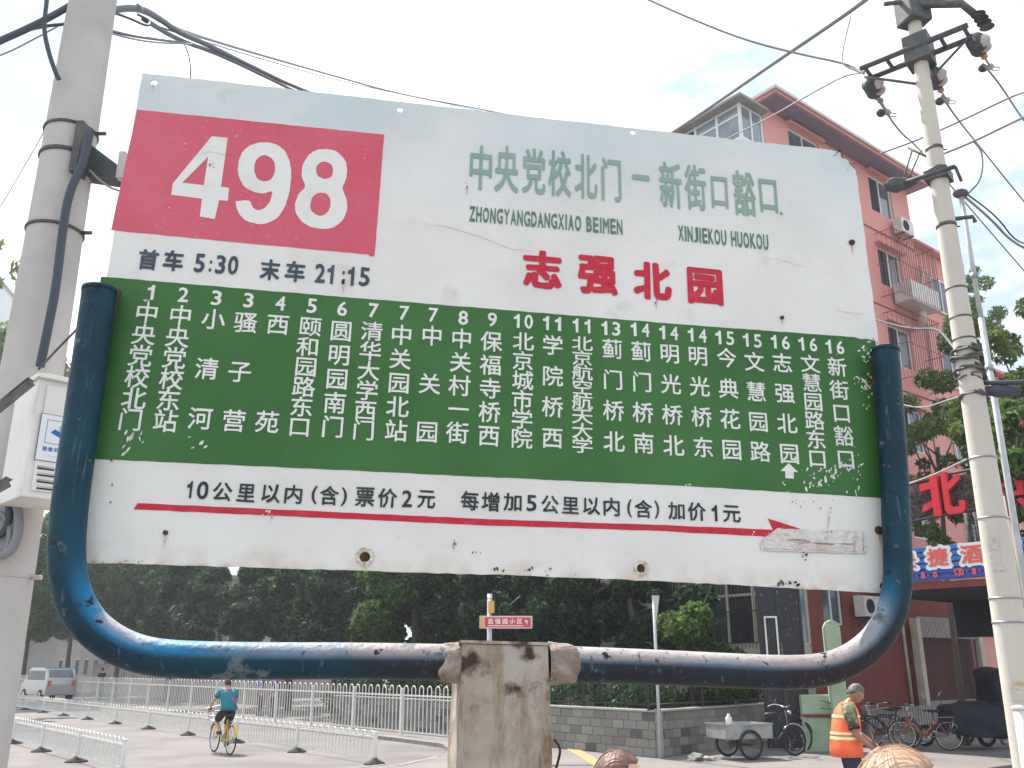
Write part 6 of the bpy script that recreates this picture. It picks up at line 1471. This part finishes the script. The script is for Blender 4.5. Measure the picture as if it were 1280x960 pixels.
def strands(parent, Mh, m, n, seed, length=.09, name='hair_strands', part=0.0):
    """fine locks lying over the crown"""
    rnd = random.Random(seed); b = MB()
    for _ in range(n):
        a_ = rnd.uniform(0, 6.28); r0 = rnd.uniform(.05, .35); p = Vector((r0 * math.cos(a_) - .25, r0 * math.sin(a_) * .6, 1)).normalized()
        d = Vector((math.cos(a_) + rnd.gauss(0, .3) - .3, math.sin(a_) + rnd.gauss(0, .3), -.2)); P = []
        q = p.copy(); k = rnd.uniform(1.075, 1.13)
        for i in range(7):
            if q.x > .1 and q.z < .47 + .42 * q.x: break
            k_ = k - .006 * i; P.append(tuple(Mh @ Vector((q.x * .098 * k_ - .004, q.y * .078 * k_, q.z * .118 * k_)))); q = (q + d * .22).normalized(); d = (d + Vector((0, 0, -.35))).normalized()
        if len(P) > 2: b.tube(smooth_path([Vector(x) for x in P], 1), [rnd.uniform(.0003, .0007)] * (2 * len(P) - 0 if False else len(smooth_path([Vector(x) for x in P], 1))), 4, caps=False)
    return b.build(name, m, parent, 'stuff')
def hand_chain(side, w, d, up=(0, 0, 1), curl=.5):
    """five fingers grown from the wrist w, pointing along d"""
    w = Vector(w); d = Vector(d).normalized(); sd_ = d.cross(Vector(up)); sd_ = sd_.normalized() if sd_.length > .01 else Vector((0, 1, 0)); dn = d.cross(sd_).normalized()
    ch = []; pk = f'palm{side}'; pc = w + d * .055
    ch.append([(f'wr{side}', tuple(w), .024), (pk, tuple(pc), (.034, .016))])
    for i, (o_, L) in enumerate(((-.027, .065), (-.009, .078), (.009, .072), (.026, .056))):
        k1 = pc + d * .035 + sd_ * o_; k2 = k1 + (d + dn * curl * .7) * (L * .5); k3 = k2 + (d * .5 + dn * curl * 1.4).normalized() * (L * .5)
        ch.append([(pk, tuple(pc), (.034, .016)), (f'f{side}{i}a', tuple(k1), .0105), (f'f{side}{i}b', tuple(k2), .009), (f'f{side}{i}c', tuple(k3), .0075)])
    t1 = w + d * .03 + sd_ * -.036; t2 = t1 + d * .03 + sd_ * -.02 + dn * .015
    ch.append([(pk, tuple(pc), (.034, .016)), (f't{side}a', tuple(t1 + d * .01), .012), (f't{side}b', tuple(t2 + d * .012), .009)])
    return ch
def person(name, label, loc, rz, J, m_sk, cloth, yaw=0, pitch=0, hairm=None, style='short', head_s=1.0, group=None, hand_dirs=None):
    """J: joint positions (x forward, y left, z up)"""
    t = thing(name, label, 'person', loc, rz, group)
    ch = [[('pel', J['pel'], (.15, .11)), ('sp', J['sp'], (.135, .10)), ('ch', J['ch'], (.16, .11)), ('nk0', J['nk'], (.075, .07)), ('nk1', tuple(Vector(J['nk']).lerp(Vector(J['hd']), .55)), .055)]]
    for s_, sg in (('L', 1), ('R', -1)):
        ch.append([('ch', J['ch'], (.16, .11)), ('sh' + s_, J['sh' + s_], .062), ('el' + s_, J['el' + s_], .042), ('fa' + s_, tuple(Vector(J['el' + s_]).lerp(Vector(J['wr' + s_]), .45)), .040), ('wr' + s_, J['wr' + s_], .026)])
        hp = J['hp' + s_]
        ch.append([('pel', J['pel'], (.15, .11)), ('hp' + s_, hp, .095), ('kn' + s_, J['kn' + s_], .058), ('ca' + s_, tuple(Vector(J['kn' + s_]).lerp(Vector(J['an' + s_]), .35)), .056), ('an' + s_, J['an' + s_], .036), ('to' + s_, tuple(Vector(J['an' + s_]) + Vector((.16, 0, -.035))), (.04, .03))])
        dr = (hand_dirs or {}).get(s_) or tuple(Vector(J['wr' + s_]) - Vector(J['el' + s_]))
        for c in hand_chain(s_, J['wr' + s_], dr): ch.append(c)
    body = skin_mesh('body', ch, m_sk, t, 2)
    hb = MB(); hb.b.from_mesh(body.data); hc = Vector(J['hd']); Mh = head_mesh(hb, hc, 1, yaw, pitch, head_s)
    me = hb.mesh('body', fix=False); me.materials.clear(); me.materials.append(m_sk); body.data = me
    for f in me.polygons: f.use_smooth = True
    ew, ed = MB(), MB()
    for s_ in (-1, 1):
        ew.ico(tuple(Mh @ Vector((.0735, s_ * .030, .004))), .013 * head_s, 2); ed.ico(tuple(Mh @ Vector((.0838, s_ * .030, .004))), .0062 * head_s, 2)
    e_ = ew.build('eyes', m_wht, t, 'stuff'); ed.build('pupils', m_blk, e_, 'stuff')
    b = MB(); b.ico(tuple(Mh @ Vector((.100, 0, -.062))), .013, 2, (.5, 1.6, .35)); b.build('mouth', mat('lips', (.42, .14, .12), .5), t)
    if hairm: hair(t, Mh, hairm, style)
    cloth(t, J); return t, Mh
def loft_path(name, rings, m, parent, n=20, caps=True):
    b = MB(); b.loft(rings, n, caps, True, .03); return b.build(name, m, parent)
def std_J(h=1.70, arms='down'):
    k = h / 1.70
    J = dict(pel=(0, 0, .93), sp=(0, 0, 1.10), ch=(0, 0, 1.30), nk=(0, 0, 1.44), hd=(.02, 0, 1.585), shL=(0, .18, 1.37), shR=(0, -.18, 1.37), elL=(-.02, .24, 1.10), elR=(-.02, -.24, 1.10), wrL=(.04, .26, .86), wrR=(.04, -.26, .86),
             hpL=(0, .10, .88), hpR=(0, -.10, .88), knL=(.02, .11, .48), knR=(.02, -.11, .48), anL=(-.03, .11, .08), anR=(-.03, -.11, .08))
    return {a_: tuple(c * k for c in v) for a_, v in J.items()}
def sleeves(t, J, m, f=.55, r=.078):
    for s_ in 'LR':
        a_, e_ = Vector(J['sh' + s_]), Vector(J['el' + s_]); w_ = Vector(J['wr' + s_]); b = MB()
        if f <= 1: P = [a_ + Vector((0, (-.05 if s_ == 'L' else .05), .01)), a_, a_.lerp(e_, f)]; R = [r * .9, r, r * .82]
        else: P = [a_ + Vector((0, (-.05 if s_ == 'L' else .05), .01)), a_, e_, e_.lerp(w_, f - 1)]; R = [r * .9, r, r * .72, r * .55]
        b.tube(P, R, 12, caps=True); b.build('sleeve', m, t)
def trousers(t, J, m, to=.93, r=.10):
    ch = [[('pel', J['pel'], (.175, .135)), ('up', tuple(Vector(J['pel']) + Vector((0, 0, .09))), (.16, .125))]]
    for s_ in 'LR':
        kn, an, hp = Vector(J['kn' + s_]), Vector(J['an' + s_]), Vector(J['hp' + s_])
        c = [('pel', J['pel'], (.175, .135)), ('h' + s_, tuple(hp), .118)]
        if to > .5: c += [('k' + s_, tuple(kn), .082), ('a' + s_, tuple(kn.lerp(an, (to - .5) * 2)), .070)]
        else: c += [('k' + s_, tuple(hp.lerp(kn, to * 2)), .10)]
        ch.append(c)
    return skin_mesh('trousers', ch, m, t, 2)
def shoes(t, J, m):
    for s_ in 'LR':
        a_ = Vector(J['an' + s_]); b = MB(); b.ico((a_.x + .06, a_.y, a_.z - .03), .09, 3, (1.6, .55, .55)); b.build('shoe', m, t)
m_khair = mat('black_hair', (.014, .012, .012), .5, (.03, .025, .022), 60, .4, .7, stretch=(1, 1, .2)); m_grey = mat('greying_short_hair', (.06, .055, .05), .6, (.22, .21, .20), 30, .4, .65)
m_blond = mat('light_brown_blond_hair', (.34, .19, .11), .4, (.52, .33, .21), 22, .3, .7, stretch=(.5, 6, 1.2), spec=.6, bump=.5, bscale=30, col3=(.66, .46, .32), scale3=44, lo3=.58, hi3=.75); m_brown = mat('brown_hair', (.11, .05, .035), .38, (.24, .12, .08), 26, .4, .65, spec=.6, bump=.5, bscale=30, stretch=(.5, 9, 1.2))
m_navy = mat('navy_cloth', (.025, .03, .06), .85, (.04, .045, .08), 6, .4, .7, bump=.4); m_teal = mat('teal_shirt', (.006, .17, .22), .8, (.008, .22, .28), 5, .4, .7, bump=.4, bscale=14)
m_org = mat('orange_vest_fabric', (.85, .12, .045), .7, (.92, .20, .08), 4, .4, .7, bump=.5, bscale=12); m_refl = mat('reflective_strip', (.72, .75, .40), .4); m_camo = mat('olive_camouflage', (.20, .21, .10), .85, (.07, .09, .05), 12, .45, .55, col3=(.38, .38, .25), scale3=16, lo3=.56, hi3=.62)
m_blkc = mat('black_cloth', (.015, .015, .018), .85); m_wc = mat('white_cloth', (.6, .6, .58), .85, (.5, .5, .48), 5, .4, .7); m_purp = mat('purple_cloth', (.16, .07, .26), .85); m_blc = mat('blue_cloth', (.06, .10, .36), .85); m_pink = mat('magenta_strap', (.42, .05, .32), .6)

# worker in orange vest
J = std_J(1.66); J.update(hd=(.155, 0, 1.535), nk=(.06, 0, 1.41), ch=(.02, 0, 1.28), shL=(.03, .19, 1.35), shR=(.03, -.19, 1.35), elR=(.08, -.25, 1.06), wrR=(.30, -.20, .86), elL=(.10, .25, 1.08), wrL=(.32, .15, .92), knR=(.10, -.11, .47), anR=(-.10, -.11, .08), knL=(.02, .1, .47), anL=(.12, .1, .08))
q = at_y(1064, 965, 12.4)
def worker_clothes(t, J):
    R = [(-.03, 0, .78, .205, .255), (-.03, 0, .90, .20, .25), (-.015, 0, 1.05, .185, .235), (.0, 0, 1.2, .175, .225), (.015, 0, 1.32, .15, .20), (.03, 0, 1.40, .10, .13), (.05, 0, 1.43, .075, .085)]
    loft_path('vest', R, m_org, t, 28)
    for z0, z1 in ((.985, 1.02), (1.045, 1.075)):
        k = lambda z: (.185 + (1.05 - z) * .10, .235 + (1.05 - z) * .10)
        b = MB(); b.loft([(-.02, 0, z0, k(z0)[0] + .006, k(z0)[1] + .006), (-.018, 0, z1, k(z1)[0] + .006, k(z1)[1] + .006)], 28, caps=False); b.build('reflective_strip', m_refl, t)
    b = MB(); b.loft([(.004, 0, 1.245, .174, .222), (.008, 0, 1.275, .170, .218)], 28, caps=False); b.build('reflective_strip', m_refl, t)
    sleeves(t, J, m_camo, .72, .088); trousers(t, J, m_navy, .95); shoes(t, J, m_blkc)
    # dark arm band
    e_ = Vector(J['shR']).lerp(Vector(J['elR']), .72); d_ = (Vector(J['elR']) - Vector(J['shR'])).normalized(); b = MB(); b.tube([tuple(e_), tuple(e_ + d_ * .03)], .074, 12); b.build('cuff', m_blkc, t)
person('person', 'street worker in an orange reflective vest looking down, walking right', (q.x, q.y, 0), math.radians(-14), J, m_skin2, worker_clothes, 0, .42, m_grey, 'short')
# broom handle in the hands of the worker
b = MB(); hnd = Vector((q.x, q.y, 0)) + Matrix.Rotation(math.radians(-14), 3, 'Z') @ Vector((.345, -.19, .80)); b.tube([tuple(hnd + Vector((-.10, 0, .28))), tuple(hnd + Vector((.22, -.02, -.72)))], .014, 8); tag(b.build('broom_handle', m_bark), 'thin wooden handle held by the worker in the orange vest', 'broom')

# cyclist in teal
J = dict(pel=(-.22, 0, 1.0), sp=(-.18, 0, 1.14), ch=(-.10, 0, 1.33), nk=(-.05, 0, 1.46), hd=(.0, 0, 1.575), shL=(-.08, .18, 1.40), shR=(-.08, -.18, 1.40), elL=(.06, .29, 1.18), elR=(.06, -.27, 1.18), wrL=(.20, .29, 1.05), wrR=(.20, -.28, 1.05),
         hpL=(-.18, .10, .96), hpR=(-.18, -.10, .96), knL=(.16, .14, .72), knR=(.14, -.12, .60), anL=(-.10, .12, .50), anR=(.0, -.12, .24))
def shirt(t, J, m, f=.6, w=1.0, low=.02):
    p, s1, c, nk = (Vector(J[k]) for k in ('pel', 'sp', 'ch', 'nk')); mid = lambda a_, b_, f_: a_.lerp(b_, f_)
    R = []
    for q, rx, ry in ((p + Vector((0, 0, low)), .145, .185), (mid(p, s1, .5), .145, .178), (s1, .14, .175), (mid(s1, c, .5), .145, .19), (c, .14, .205), (mid(c, nk, .35), .14, .222), (mid(c, nk, .62), .12, .19), (mid(c, nk, .85), .08, .10), (nk, .068, .072)):
        R.append((q.x, q.y, q.z, rx * w, ry * w))
    b = MB(); b.loft(R, 28, True, True, .05); b.build('shirt', m, t); sleeves(t, J, m, f, .075)
def cyc_clothes(t, J):
    shirt(t, J, m_teal, .6, 1.02, -.02); trousers(t, J, m_blkc, .46); shoes(t, J, m_sad)
    b = MB(); b.tube(smooth_path([Vector(p) for p in ((-.02, .12, 1.46), (-.16, .08, 1.44), (-.26, -.02, 1.30), (-.33, -.12, 1.12), (-.26, -.2, 1.0))], 2), .018, 6); b.build('bag_strap', m_pink, t)
person('person', 'cyclist in a teal shirt and black shorts seen from behind', (BK[0], BK[1], BK[2] - .0), hd_, J, m_skin, cyc_clothes, 0, .1, m_khair, 'short')
b = MB(); b.box((0, 0, 0), (.34, .22, .10), bev=.03); o = b.build('white_package', m_wc); Mb = Matrix.Translation(BK) @ Matrix.Rotation(hd_, 4, 'Z'); pos = Mb @ Vector((.52, .10, 1.0)); o.location = pos; o.rotation_euler = (0, .2, hd_ + 1.2); tag(o, 'white package in the basket of the yellow bicycle', 'package')

def simple_clothes(top, bot, shoe=m_blkc, long_=True, f=.6):
    def c(t, J):
        shirt(t, J, top, f); trousers(t, J, bot, .95 if long_ else .5); shoes(t, J, shoe)
    return c
# passers-by in the foreground: only the crowns of their heads rise into view
top = at_y(1117, 928, 2.12); h = top.z; J = std_J(1.70); dz = h - (J['hd'][2] + .135)
t, Mh = person('person', 'passer-by with light brown blond hair, only the top of the head in view', (top.x - .012, top.y, dz if abs(dz) < .2 else 0), math.radians(-8), J, m_skin3, simple_clothes(m_wc, m_navy), 0, .0, m_blond, 'crown')
strands(t, Mh, m_blond, 110, 5)
top = at_y(771, 935, 3.75); h = top.z; J = std_J(1.60); dz = h - (J['hd'][2] + .128)
t, Mh = person('person', 'passer-by with shiny dark brown hair, only the crown visible right of the post', (top.x - .015, top.y, dz if abs(dz) < .2 else 0), math.radians(-12), J, m_skin3, simple_clothes(m_blc, m_navy), 0, .15, m_brown, 'crown', .97)
strands(t, Mh, m_brown, 90, 9)
# people beyond the fences
for px, d, hgt, top_, bot_, lab, rz in ((326, -1.3, 1.66, m_blc, m_blkc, 'pedestrian in blue behind the tall fence, right of the cyclist', 0.4), (344, -1.6, 1.60, m_purp, m_navy, 'pedestrian in purple behind the tall fence', 2.8), (125, -1.5, 1.86, m_blkc, m_navy, 'dark haired pedestrian in black beyond the far fence at the left', 1.2)):
    s = s_at(px, d, 1.055); q = W2(s, d); person('person', lab, (q.x, q.y, 0), rz, std_J(hgt), m_skin, simple_clothes(top_, bot_), 0, 0, m_khair, 'short', 1.0, 'pedestrians beyond the white fences')
# ================================================================== ADDED HAZE (lifts the darks in place of lens glare)
b = MB(); b.box((0, 90, 27.5), (420, 420, 57.4)); m_hz = bpy.data.materials.new('added_haze_air'); m_hz.use_nodes = True
t_ = m_hz.node_tree; t_.nodes.clear(); o_ = t_.nodes.new('ShaderNodeOutputMaterial'); v_ = t_.nodes.new('ShaderNodeVolumePrincipled')
v_.inputs['Color'].default_value = (.88, .93, 1.0, 1); v_.inputs['Density'].default_value = .0010; v_.inputs['Anisotropy'].default_value = .55
t_.links.new(v_.outputs[0], o_.inputs['Volume']); b.build('added_haze', m_hz, None, 'stuff')
